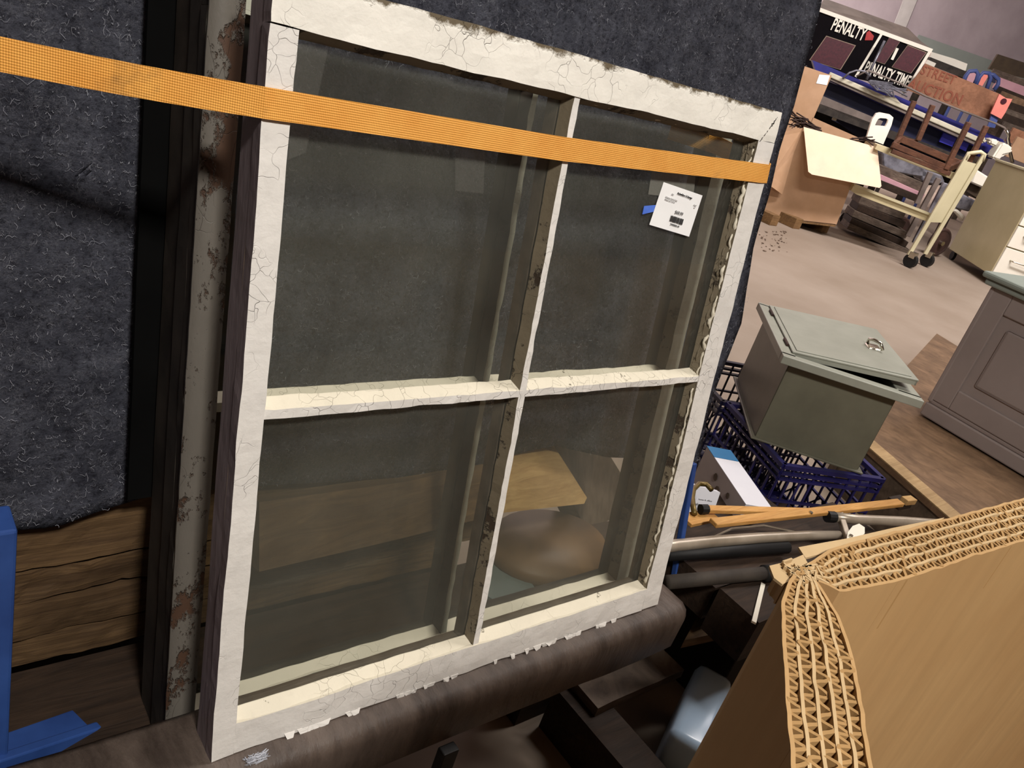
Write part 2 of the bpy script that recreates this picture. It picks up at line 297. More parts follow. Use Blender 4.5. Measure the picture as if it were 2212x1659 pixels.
# ================================================================== SETTING
AZ = math.radians(-15); RD = Vector((math.cos(AZ), math.sin(AZ), 0)); QD = Vector((-math.sin(AZ), math.cos(AZ), 0))   # row direction, depth direction
M_ROOM = Matrix.Rotation(AZ, 4, 'Z')
def room_box(name, lo, hi, m):
    bm = B(); box(bm, lo, hi); o = obj(name, bm, m); o.matrix_world = M_ROOM; return struct(o)
room_box('floor', (-8, -9, -0.1), (46, 26, 0), 'floor_concrete')
wb = room_box('wall_back', (-8, 26, 0), (46, 26.2, 9.6), 'wall_grey')
room_box('wall_left', (-8.2, -9, 0), (-8, 26, 9.6), 'wall_grey'); room_box('wall_right', (46, -9, 0), (46.2, 26, 9.6), 'wall_grey'); room_box('wall_front', (-8, -9.2, 0), (46, -9, 9.6), 'wall_grey')
room_box('ceiling', (-8, -9, 9.6), (46, 26, 9.8), 'ceiling_paint')
WALL = VPlane(1, 0); WALL.p = M_ROOM @ Vector((0, 25.98, 0)); WALL.n = -(M_ROOM.to_3x3() @ Vector((0, 1, 0)))
def wall_z(x, y): return WALL(x, y).z
struct(one('trim_1', 'wall_green', lambda bm: ppoly(bm, WALL, [(1985, 75), (2260, 172), (2260, 215), (1960, 108)], 0.0 + 0.015, -0.02)))
struct(one('trim_2', 'ceiling_paint', lambda bm: ppoly(bm, WALL, [(1954, -6), (1984, -6), (1956, 62), (1930, 56)], 0.02, -0.05)))

# ================================================================== WINDOW CART
MS = Matrix(((1, 0, 0, P0.x), (0, math.cos(LEAN), math.sin(LEAN), P0.y), (0, -math.sin(LEAN), math.cos(LEAN), P0.z), (0, 0, 0, 1)))   # local x along, y into, z up the lean
def L(u, v, w): return MS @ Vector((u, w, v))
def sash(name, label, x0, x1, z0, z1, w, face, stl, str_, railb, railt, mu, mz, face_m, side_m, top_m, gm, seg=1.0, back_m='brown_inner', th=0.042):
    t = empty(name, label=label, cat='window sash'); t.matrix_world = MS @ Matrix.Translation((0, w, 0))
    def loc(o): o.parent = t; return o
    bev = 0.016
    def member(nm, lo, hi, sg, ms, mi, amp=0.0013, rnd=0):
        bm = B(); rbox(bm, lo, hi, sg, amp * seg, 16, mi, rnd); return loc(obj(nm, bm, ms, None, False))
    sidem = lambda n: 1 if n[0] < 0 or n[1] > 0 else 0
    member('stile', (x0, 0, z0), (x0 + stl, bev, z1 - railt), (2, 1, 60), [face_m, side_m], sidem)
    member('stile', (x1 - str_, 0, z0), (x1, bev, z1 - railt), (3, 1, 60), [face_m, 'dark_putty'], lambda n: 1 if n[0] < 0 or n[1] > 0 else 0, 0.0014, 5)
    member('top_rail', (x0, 0, z1 - railt), (x1, bev, z1), (60, 1, 5), [top_m, side_m, 'flaking_grey'], lambda n: 1 if n[0] < 0 or n[1] > 0 else (2 if n[2] else 0), 0.0016, 9)
    member('bottom_rail', (x0 + stl, 0, z0), (x1 - str_, bev, z0 + railb), (80, 1, 3), [face_m, 'cream_putty', 'brown_inner'], lambda n: 1 if n[2] > 0 else (2 if n[1] > 0 else 0), 0.0018, 3)
    def bevelp(nm, f, n, ms):
        bm = B(); prev = None
        for i in range(n + 1):
            s_ = i / n; j = lambda k: noise.noise(Vector((s_ * 30, k * 7.3, 2))) * 0.0011 * seg
            ring = [bm.verts.new(Vector(q) + Vector((j(1), 0, j(2)))) for q in f(s_)]
            if prev:
                for k in range(3): bm.faces.new([prev[k], prev[(k + 1) % 3], ring[(k + 1) % 3], ring[k]])
            prev = ring
        bmesh.ops.recalc_face_normals(bm, faces=bm.faces[:]); return loc(obj(nm, bm, ms, None, False))
    ix0, ix1, iz0, iz1 = x0 + stl, x1 - str_, z0 + railb, z1 - railt
    bevelp('putty', lambda s_: ((ix0 + (ix1 - ix0) * s_, 0.001, iz0 - 0.0015), (ix0 + (ix1 - ix0) * s_, bev, iz0 + 0.009), (ix0 + (ix1 - ix0) * s_, bev, iz0 - 0.0015)), 90, 'cream_putty')
    bevelp('putty', lambda s_: ((ix0 - 0.001, 0.001, iz0 + (iz1 - iz0) * s_), (ix0 + 0.006, bev, iz0 + (iz1 - iz0) * s_), (ix0 - 0.001, bev, iz0 + (iz1 - iz0) * s_)), 60, face_m)
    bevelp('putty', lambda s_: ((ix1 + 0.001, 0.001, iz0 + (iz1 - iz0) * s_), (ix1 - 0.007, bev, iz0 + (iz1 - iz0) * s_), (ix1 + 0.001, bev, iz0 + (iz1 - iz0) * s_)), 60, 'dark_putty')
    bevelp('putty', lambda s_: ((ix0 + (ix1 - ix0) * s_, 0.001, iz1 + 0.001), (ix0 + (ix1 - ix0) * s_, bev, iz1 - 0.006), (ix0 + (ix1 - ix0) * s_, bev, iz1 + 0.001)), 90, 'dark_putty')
    # back half of the frame, unpainted
    bm = B(); rbox(bm, (x0 + 0.0005, bev, z0 + 0.001), (x0 + stl - 0.003, th, z1 - 0.001), (1, 1, 30), 0.0008, 20, lambda n: 0 if n[0] < 0 else 1)
    rbox(bm, (x1 - str_ + 0.003, bev, z0 + 0.001), (x1 - 0.0005, th, z1 - 0.001), (1, 1, 30), 0.0008, 20, lambda n: 1)
    rbox(bm, (x0 + stl - 0.003, bev, z0 + 0.001), (x1 - str_ + 0.003, th, z0 + railb - 0.002), (30, 1, 1), 0.0008, 20, lambda n: 1)
    rbox(bm, (x0 + stl - 0.003, bev, z1 - railt + 0.003), (x1 - str_ + 0.003, th, z1 - 0.001), (30, 1, 1), 0.0008, 20, lambda n: 2 if n[2] > 0 else 1)
    for a, b_ in (((mu - 0.009, bev + 0.004, z0 + railb), (mu + 0.003, th - 0.004, z1 - railt)),): rbox(bm, a, b_, (1, 1, 30), 0.0006, 20, lambda n: 1)
    rbox(bm, (x0 + stl, bev + 0.004, mz - 0.004), (x1 - str_, th - 0.004, mz + 0.003), (30, 1, 1), 0.0006, 20, lambda n: 1)
    loc(obj('inner_frame', bm, [side_m, back_m, 'flaking_grey'], None, False))
    # muntins: narrow face, putty flanks widening to the glass
    def muntin(nm, a, b_, vert, ms, n=44, rnd=0):
        bm = B(); prev = None
        for i in range(n + 1):
            s = a + (b_ - a) * i / n; j = lambda k: noise.noise(Vector((s * 28, k * 7.3 + rnd, 0))) * 0.0016 * seg + noise.noise(Vector((s * 90, k * 5.1 + rnd, 3))) * 0.0007 * seg
            c = mu if vert else mz
            pr = [(c - 0.0095 + j(1), bev), (c - 0.0045 + j(2), 0.0012 + abs(j(5))), (c + 0.0042 + j(3), 0.001 + abs(j(6))), (c + (0.0085 if vert else 0.0125) + j(4), bev)]
            ring = [bm.verts.new((q[0], q[1], s) if vert else (s, q[1], q[0])) for q in pr]
            if prev:
                for k in range(3):
                    f = bm.faces.new([prev[k], prev[k + 1], ring[k + 1], ring[k]]); f.material_index = (1 if k == 0 else 2 if k == 2 else 0) if len(ms) > 1 else 0
                f = bm.faces.new([prev[3], prev[0], ring[0], ring[3]])
            prev = ring
        bmesh.ops.recalc_face_normals(bm, faces=bm.faces[:]); return loc(obj(nm, bm, ms, None, False))
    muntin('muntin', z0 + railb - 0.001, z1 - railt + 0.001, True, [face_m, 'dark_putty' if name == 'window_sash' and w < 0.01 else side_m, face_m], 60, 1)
    muntin('muntin', x0 + stl - 0.001, x1 - str_ + 0.001, False, [face_m, face_m, 'cream_putty'], 60, 4)
    for (a, b_) in ((x0 + stl - 0.004, mu - 0.004), (mu + 0.004, x1 - str_ + 0.004)):
        for (c, d) in ((z0 + railb - 0.004, mz - 0.004), (mz + 0.004, z1 - railt + 0.004)):
            bm = B(); box(bm, (a, bev - 0.0005, c), (b_, bev + 0.002, d)); loc(obj('pane', bm, gm))
    return t, loc
front, floc = sash('window_sash', 'white four-pane wooden window sash in front, orange strap across it', 0.0, 0.708, 0.0, 0.752, 0.0, 0, 0.024, 0.037, 0.037, 0.040, 0.339, 0.380, 'white_paint', 'mauve_wood', 'white_paint_top', 'old_glass')
def strand(path, r, wob, seed, m, nm, n=70, ms=None):
    bm = B(); rnd = random.Random(seed); pts = []; rs = []
    for i in range(n + 1):
        t_ = i / n; a = path(t_); pts.append((a[0] + wob * noise.noise(Vector((t_ * 22, seed, 0))), a[1] + wob * 0.4 * noise.noise(Vector((t_ * 30, seed, 5))), a[2])); rs.append(r * (0.5 + 0.9 * abs(noise.noise(Vector((t_ * 26, seed, 9))) * 2)))
    tube(bm, pts, rs, 6); return floc(obj(nm, bm, m, None, True))
strand(lambda t: (0.6705 - 0.001 * t, 0.005, 0.045 + t * 0.32), 0.0022, 0.006, 3, 'cream_putty', 'putty_strand'); strand(lambda t: (0.6705, 0.004, 0.385 + t * 0.315), 0.0024, 0.007, 8, 'cream_putty', 'putty_strand')
strand(lambda t: (0.668, 0.010, 0.39 + t * 0.32), 0.0022, 0.005, 12, 'dark_putty', 'putty_strand'); strand(lambda t: (0.674 + t * 0.026, 0.0002, 0.71 + t * 0.035), 0.0013, 0.003, 21, 'dark_frame', 'joint_crack', 24)
strand(lambda t: (0.03 + t * 0.30, 0.013, 0.7095), 0.0012, 0.002, 31, 'white_paint', 'paint_flake'); strand(lambda t: (0.36 + t * 0.30, 0.012, 0.7095), 0.0016, 0.003, 33, 'cream_putty', 'paint_flake')
for k, (a, z) in enumerate(((0.12, -0.0005), (0.27, -0.001), (0.42, 0.0), (0.55, -0.001))):    # curls of paint hanging off the lower edge
    bm = B(); rnd = random.Random(k)
    for q in range(7):
        x = a + rnd.uniform(-0.05, 0.05); l = rnd.uniform(0.006, 0.02); h = rnd.uniform(0.002, 0.007); y = -0.001
        prism(bm, [Vector((x, y, z + 0.003)), Vector((x + l, y, z + 0.003)), Vector((x + l * 0.8, y - rnd.uniform(0, .003), z - h * 0.5)), Vector((x + l * 0.3, y - rnd.uniform(0, .004), z - h))], Vector((0, 0.0008, 0)))
    tag(floc(obj('paint_flake', bm, 'white_paint')), kind='stuff')
# second sash, its dark upright, and a black strip standing in for shade
back, _l = sash('window_sash', 'second white-green window sash standing right behind the front sash, grey flaking left edge', -0.014, 0.752, -0.075, 0.757, 0.10, 0, 0.030, 0.030, 0.058, 0.035, 0.366, 0.350, 'green_white_paint', 'dark_frame', 'green_white_paint', 'back_glass', 1.2, 'dark_frame', 0.045)
bm = B(); rbox(bm, (-0.0152, -0.0062, -0.075), (0.0166, -0.002, 0.757), (2, 1, 70), 0.0007, 26, lambda n: 0); ff = obj('stile_face', bm, 'flaking_grey', None, True); ff.parent = back; ff['label'] = 'grey flaking paint on the stile face'
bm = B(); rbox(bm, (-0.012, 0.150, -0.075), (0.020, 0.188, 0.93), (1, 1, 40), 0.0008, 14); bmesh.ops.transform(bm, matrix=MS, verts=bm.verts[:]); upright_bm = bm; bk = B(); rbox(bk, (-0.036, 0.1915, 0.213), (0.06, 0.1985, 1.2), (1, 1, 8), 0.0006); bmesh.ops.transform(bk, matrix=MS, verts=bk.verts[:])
# brown front beam
bm = B()
def beam():
    prof = [(0.512, 0.296), (0.505, 0.303), (0.505, 0.362), (0.510, 0.373), (0.520, 0.3785), (0.60, 0.3785), (0.612, 0.370), (0.612, 0.296)]
    xs = [-0.6 + 1.655 * i / 90 for i in range(91)] ; prev = None
    for i, x in enumerate(xs):
        e = 0.0 if x < 1.035 else (x - 1.035) * 0.5
        ring = []
        for k, (y, z) in enumerate(prof):
            d = noise.noise(Vector((x * 12, k * 3.3, 0))) * 0.0018; ring.append(bm.verts.new((x, y + (e if y < 0.55 else -e) + d, z + (e if z < 0.34 else -e) * 0.6 + d * 0.6)))
        if prev:
            for k in range(len(prof)): bm.faces.new([prev[k], prev[(k + 1) % len(prof)], ring[(k + 1) % len(prof)], ring[k]])
        else: bm.faces.new(ring)
        prev = ring
    bm.faces.new(prev[::-1]); bmesh.ops.recalc_face_normals(bm, faces=bm.faces[:])
beam(); beam_o = obj('cart_beam', bm, 'brown_beam', None, True); rack = empty('display_rack', (0.2, 0.7, 0), 'brown and blue rack of boards and steel that carries the window sashes', 'rack'); par(beam_o, rack); beam_o.name = 'front_beam'; beam_o['label'] = 'scuffed brown painted front beam'
# inner ledge the rear sash stands on, lower than the beam
one_ = one('cart_ledge', 'dark_plank', lambda bm: rbox(bm, (-0.62, 0.616, 0.27), (1.02, 0.80, 0.295), (20, 1, 1), 0.001)); one_.name = 'ledge_board'; par(one_, rack); par(obj('upright', upright_bm, 'dark_frame'), rack); par(obj('shade_strip', bk, 'pure_black'), rack)  # black strip before the felt is added as shade, not a rack board
for (x, w, lab, h) in ((0.93, 0.09, 'dark wooden leg under the right end of the brown beam', 0), (-0.35, 0.09, 'dark wooden leg under the left end of the brown beam', 0)):
    o = one('cart_leg', 'dark_plank', lambda bm: rbox(bm, (x, 0.55, 0.0), (x + w, 0.64, 0.294 if x < 0 else 0.269), (1, 1, 6), 0.001)) if x < 0 else one('cart_leg', 'dark_plank', lambda bm: rbox(bm, (x, 0.66, 0.0), (x + w, 0.76, 0.268), (1, 1, 6), 0.001)); o.name = 'leg'; par(o, rack)
# stack of old planks lying behind the sashes
def px_Y(x, y, Y): return onY(x, y, Y)
Yp = 0.80
zs = [0.535, 0.447, 0.398, 0.345, 0.298]
names = ['weathered brown plank, top of the stack below the felt on the left', 'rotten pitted plank second from top of the stack below the felt', 'rough plank third from top of the stack with a pale chip', 'lowest dark plank of the stack below the felt']
for i in range(4):
    bm = B(); rbox(bm, (-0.7, Yp + 0.004 * (i % 2), zs[i + 1] + 0.003), (0.93 - 0.05 * i, Yp + 0.20, zs[i] - 0.002), (150, 2, 8), 0.006 if i == 1 else 0.004, 17, rnd=i * 3)
    o = obj('old_plank', bm, 'old_plank', None, False); tag(o, names[i], 'plank', 'old planks stacked behind the sashes')
# pale plank end with a sloping face, seen through the lower right pane
A1 = Vector((0.62, 0.80, 0.56)); pp = [onP(x, y, (0.95, 0.76, 0.45), (0.15, -0.8, 0.6)) for x, y in ((1050, 1005), (1142, 960), (1196, 962), (1268, 1075), (1262, 1088), (1084, 1108), (1050, 1116))]
o = one('pale_plank', 'pale_plank', lambda bm: prism(bm, pp, Vector((0.0, 0.03, -0.012)))); tag(o, 'pale tan board with cut corner seen through the lower right pane', 'board')
pp2 = [onP(x, y, (0.95, 0.76, 0.45), (0.15, -0.8, 0.6)) for x, y in ((560, 1085), (880, 1040), (1047, 1002), (1047, 1118), (860, 1165), (560, 1235))]
o = one('brown_sloping_board', 'old_plank', lambda bm: prism(bm, pp2, Vector((0.0, 0.03, -0.012)))); tag(o, 'long brown sloping board seen through the lower left pane', 'board')
n_ = (0.5, -0.8, 0.35)
o = one('brown_board', 'brown_inner', lambda bm: prism(bm, [onP(x, y, (1.05, 0.84, 0.42), n_) for x, y in ((1196, 962), (1225, 958), (1318, 985), (1352, 1040), (1340, 1110), (1268, 1150), (1240, 1090))], Vector((-0.03, 0.03, 0)))); tag(o, 'dark brown board end beside the pale board, behind glass', 'board')
sd = onZ(1200, 1180, 0.31)
bm = B(); segs = 28; c = onZ(1190, 1165, 0.33)
for (r0, z0, r1, z1) in ((0.115, 0.0, 0.125, 0.012), (0.125, 0.012, 0.12, 0.03), (0.12, 0.03, 0.0, 0.036)):
    for k in range(segs):
        a, b_ = 2 * math.pi * k / segs, 2 * math.pi * (k + 1) / segs
        P = lambda r, z, t: Vector((c.x + r * math.cos(t) * 1.0, c.y + 0.0 + r * math.sin(t) * 0.75, 0.297 + z))
        if r1 > 0: bm.faces.new([bm.verts.new(P(r0, z0, a)), bm.verts.new(P(r0, z0, b_)), bm.verts.new(P(r1, z1, b_)), bm.verts.new(P(r1, z1, a))])
        else: bm.faces.new([bm.verts.new(P(r0, z0, a)), bm.verts.new(P(r0, z0, b_)), bm.verts.new(P(0, z1, 0))])
bmesh.ops.remove_doubles(bm, verts=bm.verts[:], dist=1e-4); bmesh.ops.recalc_face_normals(bm, faces=bm.faces[:])
o = obj('round_seat', bm, 'saddle_brown', None, True); tag(o, 'round saddle brown pad lying behind the lower right pane', 'pad')
o = one('slate_plate', 'slate_plate', lambda bm: prism(bm, [Vector((p.x, min(max(p.y, 0.625), 0.79), 0.2975)) for p in [onZ(x, y, 0.3) for x, y in ((965, 1170), (1010, 1145), (1090, 1185), (1180, 1310), (1100, 1320), (1000, 1260))]], Vector((0, 0, 0.006)))); tag(o, 'flat blue-grey metal plate on the ledge behind the middle muntin', 'plate')
# ------------------------------------------------------------------ felt blanket
WF = 0.215
hem_px = [(0, 1150), (120, 1140), (190, 1112), (345, 1064), (600, 1045), (860, 1031), (968, 1019), (1055, 1004), (1113, 981), (1196, 963), (1305, 988)]
hem = [uv(x, y, WF) for x, y in hem_px]; hem = [(-0.75, hem[0][1])] + hem + [(0.93, hem[-1][1] - 0.02), (1.2, 0.02)]
edge_px = [(1782, -60), (1775, 0), (1745, 120), (1720, 230), (1690, 330), (1665, 430), (1632, 540), (1617, 620), (1607, 700), (1568, 790), (1545, 850), (1528, 920), (1510, 1000), (1490, 1080)]
edge = [uv(x, y, WF) for x, y in edge_px]; edge = [(edge[0][0], 1.3)] + edge + [(edge[-1][0], -0.1)]
def lerp(tab, x, ix, iy):
    tab = sorted(tab, key=lambda q: q[ix])
    if x <= tab[0][ix]: return tab[0][iy]
    for a, b_ in zip(tab, tab[1:]):
        if x <= b_[ix]: return a[iy] + (b_[iy] - a[iy]) * (x - a[ix]) / max(1e-6, b_[ix] - a[ix])
    return tab[-1][iy]
def felt_pt(s, t, off=0.0):
    u0 = -0.72 + s * 1.76; v0 = lerp(hem, u0, 0, 1); v = v0 + t * (1.22 - v0); ue = lerp(edge, v, 1, 0); u = -0.72 + s * (ue + 0.72)
    d = 0.012 * noise.noise(Vector((u * 3, v * 2.2, 1))) + 0.004 * noise.noise(Vector((u * 11, v * 9, 4)))
    return L(u, v, WF + d - off)
bm = B(); nu, nv = 110, 70
g = [[bm.verts.new(felt_pt(i / nu, j / nv)) for j in range(nv + 1)] for i in range(nu + 1)]
for i in range(nu):
    for j in range(nv): bm.faces.new([g[i][j], g[i + 1][j], g[i + 1][j + 1], g[i][j + 1]])
bmesh.ops.solidify(bm, geom=bm.faces[:], thickness=-0.007)
felt = obj('felt_blanket', bm, 'felt', None, True); tag(felt, 'blue-grey speckled felt moving blanket hung behind the window sashes', 'blanket')
bm = B(); rnd = random.Random(5)
for k in range(15000):
    s = rnd.random() ** 1.0 if k % 3 else rnd.uniform(0.0, 0.47); t = rnd.random()
    p = felt_pt(s, t, 0.0012); r = rnd.uniform(0.0012, 0.0048) * (1 if k % 14 else 2.0); a0 = rnd.uniform(0, 6.28); sw = rnd.choice((-1, 1)) * rnd.uniform(0.2, 2.6); pts = []
    du = U; dv = V; rad = rnd.uniform(0.0001, 0.00022); lift = rnd.uniform(0.0, 0.002)
    for q in range(6):
        a = a0 + sw * q / 5; pts.append(p + du * (r * math.cos(a) + 0.5 * r * q / 5) + dv * r * (math.sin(a) + 0.25 * math.sin(q * 2.1 + k)) + N * (0.0004 + lift * math.sin(3.14 * q / 5)))
    tube(bm, pts, rad, 3, False)
o = obj('lint', bm, 'lint'); o.parent = felt; o['kind'] = 'stuff'; o['label'] = 'curly pale lint fibres on the felt'
o = one('backing_board', 'dark_board', lambda bm: prism(bm, [L(-0.85, 0.30, 0.245), L(0.90, 0.30, 0.245), L(0.96, 1.35, 0.245), L(-0.85, 1.35, 0.245)], Vector((0, 0.018, 0)))); par(o, rack)
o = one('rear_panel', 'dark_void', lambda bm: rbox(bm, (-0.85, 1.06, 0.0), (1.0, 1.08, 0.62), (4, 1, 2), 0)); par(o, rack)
# ------------------------------------------------------------------ blue steel frame, left
bl = rack
pA = onY(28, 1150, 0.66); pB = onY(30, 1640, 0.66)
o = one('blue_post', 'blue_steel', lambda bm: box(bm, (pA.x - 0.06, 0.66, 0.22), (pA.x + 0.004, 0.70, onY(10, 1150, 0.66).z), 0.003), bl)
q0 = onY(28, 1545, 0.665); q1 = onY(258, 1515, 0.74)
o = one('blue_crossbar', 'blue_steel', lambda bm: bar(bm, onY(-20, 1664, 0.655), onY(252, 1572, 0.70), 0.012, 0.030, (0, 0, 1), 0.002), bl)
o = one('blue_flange', 'blue_steel', lambda bm: bar(bm, onY(-10, 1628, 0.672), onY(246, 1534, 0.718), 0.040, 0.004, (0, 0, 1), 0.001), bl)
# ------------------------------------------------------------------ strap
def ribbon(bm, pts, wd, th=0.0016):     # pts: list of (centre, across-vector)
    prev = None
    for i, (c, ac) in enumerate(pts):
        d = (pts[min(i + 1, len(pts) - 1)][0] - pts[max(i - 1, 0)][0]).normalized(); ac = (ac - d * ac.dot(d)).normalized(); nn = d.cross(ac)
        r = [bm.verts.new(c + ac * wd / 2 + nn * th / 2), bm.verts.new(c - ac * wd / 2 + nn * th / 2), bm.verts.new(c - ac * wd / 2 - nn * th / 2), bm.verts.new(c + ac * wd / 2 - nn * th / 2)]
        if prev:
            for k in range(4): bm.faces.new([prev[k], prev[(k + 1) % 4], r[(k + 1) % 4], r[k]])
        else: bm.faces.new(r)
        prev = r
    bm.faces.new(prev[::-1]); bmesh.ops.recalc_face_normals(bm, faces=bm.faces[:])
e0 = CAM + ray(0, 117).normalized() * 0.745; a0 = L(0.0, 0.652, -0.0022); a1 = L(0.330, 0.6575, -0.0022); a2 = L(0.690, 0.6715, -0.0022); a3 = L(0.7095, 0.6725, -0.0015)
dl = (e0 - a0)
sp = [e0 + dl * 0.6]; sp += [a0 + dl * (1 - i / 14) for i in range(15)][0:14]
sp = [L(-0.78, 0.72, 0.30), L(-0.745, 0.72, 0.215), L(-0.70, 0.718, 0.19)] + [a0 + dl * t for t in (1.6, 1.4, 1.2)] + [a0 + dl * (1 - i / 16) + Vector((0, 0, -0.0012 * math.sin(3.14 * i / 16))) for i in range(16)]
fr = [a0.lerp(a1, i / 14) for i in range(15)] + [a1.lerp(a2, i / 14) for i in range(1, 15)]
sp += fr + [a3, L(0.7125, 0.6745, 0.004), L(0.7145, 0.679, 0.016), L(0.716, 0.684, 0.035), L(0.716, 0.70, 0.10), L(0.716, 0.71, 0.19)]
bm = B(); ribbon(bm, [(p, V) for p in sp], 0.0245); st = obj('ratchet_strap', bm, 'webbing'); tag(st, 'orange woven webbing strap pulled across the window sashes', 'strap')
# ------------------------------------------------------------------ price tag, tapes
def lpt(x, y, w=-0.0): a = uv(x, y, 0.0137 + w); return L(a[0], a[1], 0.0137 + w)
tg = [lpt(1432, 393), lpt(1516, 422), lpt(1487, 511), lpt(1401, 485)]
tgt = empty('price_tag', tg[3], 'white paper price tag with barcode taped on the upper right pane', 'tag')
bm = B(); n = 8; rows = []
for i in range(n + 1):
    for_ = [tg[0].lerp(tg[1], i / n), tg[3].lerp(tg[2], i / n)]; rows.append([for_[0].lerp(for_[1], j / n) + N * (0.0012 + 0.0010 * math.sin(i * 0.4) * (j / n)) for j in range(n + 1)])
vv = [[bm.verts.new(p) for p in r] for r in rows]
for i in range(n):
    for j in range(n): bm.faces.new([vv[i][j], vv[i + 1][j], vv[i + 1][j + 1], vv[i][j + 1]])
o = obj('paper', bm, 'paper'); par(o, tgt)
tx = (tg[2] - tg[3]).normalized(); ty = (tg[0] - tg[3]).normalized(); TW = (tg[2] - tg[3]).length; TH = (tg[0] - tg[3]).length
def tagM(a, b_): return frame(tg[3] + tx * TW * a + ty * TH * b_ + N * 0.0030, tx, ty)
text('shop_heading', 'Rebuilders Xchange', 'ink', 0.0036, tagM(0.55, 0.87), tgt)
text('printed_lines', 'Sku\n\nWindow Sash 4 Lite\nWood 28 x 30 in    ', 'faint_ink', 0.0028, tagM(0.27, 0.73), tgt); text('printed_lines', 'Used\n  ea', 'faint_ink', 0.0026, tagM(0.86, 0.72), tgt)
text('price', '$60.99', 'mid_ink', 0.0058, tagM(0.55, 0.45), tgt)
bm = B(); rnd = random.Random(3); x = 0.40
while x < 0.72:
    w_ = rnd.choice((0.006, 0.010, 0.016)); M = tagM(0, 0)
    box(bm, (x * TW, 0.21 * TH, -0.0001), (min(x + w_, .73) * TW, 0.35 * TH, 0.0001), 0, 0, M); x += w_ + rnd.choice((0.004, 0.006, 0.010))
par(obj('barcode', bm, 'ink'), tgt); text('barcode_number', '27008005-01', 'mid_ink', 0.0034, tagM(0.55, 0.15), tgt)
o = one('painters_tape', 'painters_tape', lambda bm: prism(bm, [lpt(1391, 445), lpt(1425, 442), lpt(1420, 455), lpt(1387, 463)], N * 0.0006)); tag(o, 'small torn blue painter\'s tape piece holding the price tag', 'tape')
o = one('tape_piece', 'tape_residue', lambda bm: prism(bm, [lpt(1414, 330), lpt(1507, 335), lpt(1497, 430), lpt(1400, 420)], N * 0.0003)); tag(o, 'translucent grey tape patch on glass above the price tag', 'tape')
o = one('tape_piece', 'tape_pale', lambda bm: prism(bm, [lpt(983, 318), lpt(1048, 322), lpt(1044, 418), lpt(983, 412)], N * 0.0003)); tag(o, 'clear wrinkled tape strip on upper left pane under the strap', 'tape')
o = one('tape_piece', 'tape_pale', lambda bm: prism(bm, [lpt(640, 95), lpt(712, 90), lpt(660, 330), lpt(622, 345)], N * 0.0003)); tag(o, 'long clear tape strip beside the left stile of the front sash', 'tape')
o = one('dust_clump', 'lint', lambda bm: [tube(bm, [L(0.04, -0.006, -0.012) + Vector((random.uniform(-.012, .018), random.uniform(-.006, .004), random.uniform(-.003, .006))) for _ in range(4)], 0.0005, 3) for _ in range(40)]); tag(o, 'tuft of grey lint on the beam under the sash\'s lower left corner', 'lint', kind='stuff')

# ================================================================== THICK-WALLED CARDBOARD BIN, foreground
ZT = 0.918
outer2 = [onZ(x, y, ZT).xy for x, y in ((1735, 1222), (1708, 1255), (1692, 1300), (1695, 1400), (1702, 1500), (1714, 1659))]
inner2 = [onZ(x, y, ZT).xy for x, y in ((1760, 1252), (1785, 1290), (1812, 1335), (1842, 1425), (1864, 1550), (1882, 1659))]
outer1 = [onZ(x, y, ZT).xy for x, y in ((1742, 1222), (1800, 1186), (1880, 1163), (1950, 1147), (2100, 1107), (2212, 1078))]
inner1 = [onZ(x, y, ZT).xy for x, y in ((1768, 1254), (1812, 1276), (1900, 1262), (1960, 1248), (2100, 1200), (2212, 1167))]
def extend(l, d): v = (l[-1] - l[-2]).normalized(); return l + [l[-1] + v * d]
outer1 = extend(outer1, 1.15); inner1 = extend(inner1, 1.15); outer2 = extend(outer2, 0.10); inner2 = extend(inner2, 0.10)
def resample(l, n):
    ls = [0]
    for a, b_ in zip(l, l[1:]): ls.append(ls[-1] + (b_ - a).length)
    out = []
    for i in range(n + 1):
        t = ls[-1] * i / n
        for k in range(len(l) - 1):
            if t <= ls[k + 1] + 1e-9: out.append(l[k].lerp(l[k + 1], (t - ls[k]) / max(1e-9, ls[k + 1] - ls[k]))); break
    return out, ls[-1]
def strip(bm, line, z0, z1, th, rnd=0, zj=0.0012):
    prev = None; n = len(line)
    for i, p in enumerate(line):
        d = (line[min(i + 1, n - 1)] - line[max(i - 1, 0)]).normalized(); nn = Vector((-d.y, d.x)) * th / 2
        zz = z1 + zj * noise.noise(Vector((p.x * 90, p.y * 90, rnd)))
        r = [bm.verts.new((p.x + nn.x, p.y + nn.y, z0)), bm.verts.new((p.x + nn.x, p.y + nn.y, zz)), bm.verts.new((p.x - nn.x, p.y - nn.y, zz)), bm.verts.new((p.x - nn.x, p.y - nn.y, z0))]
        if prev:
            for k in range(3): bm.faces.new([prev[k], prev[k + 1], r[k + 1], r[k]])
        prev = r
bin_ = empty('cardboard_bin', (outer1[0].x, outer1[0].y, 0), 'large cardboard bin with thick corrugated walls, its torn rim nearest the camera', 'box')
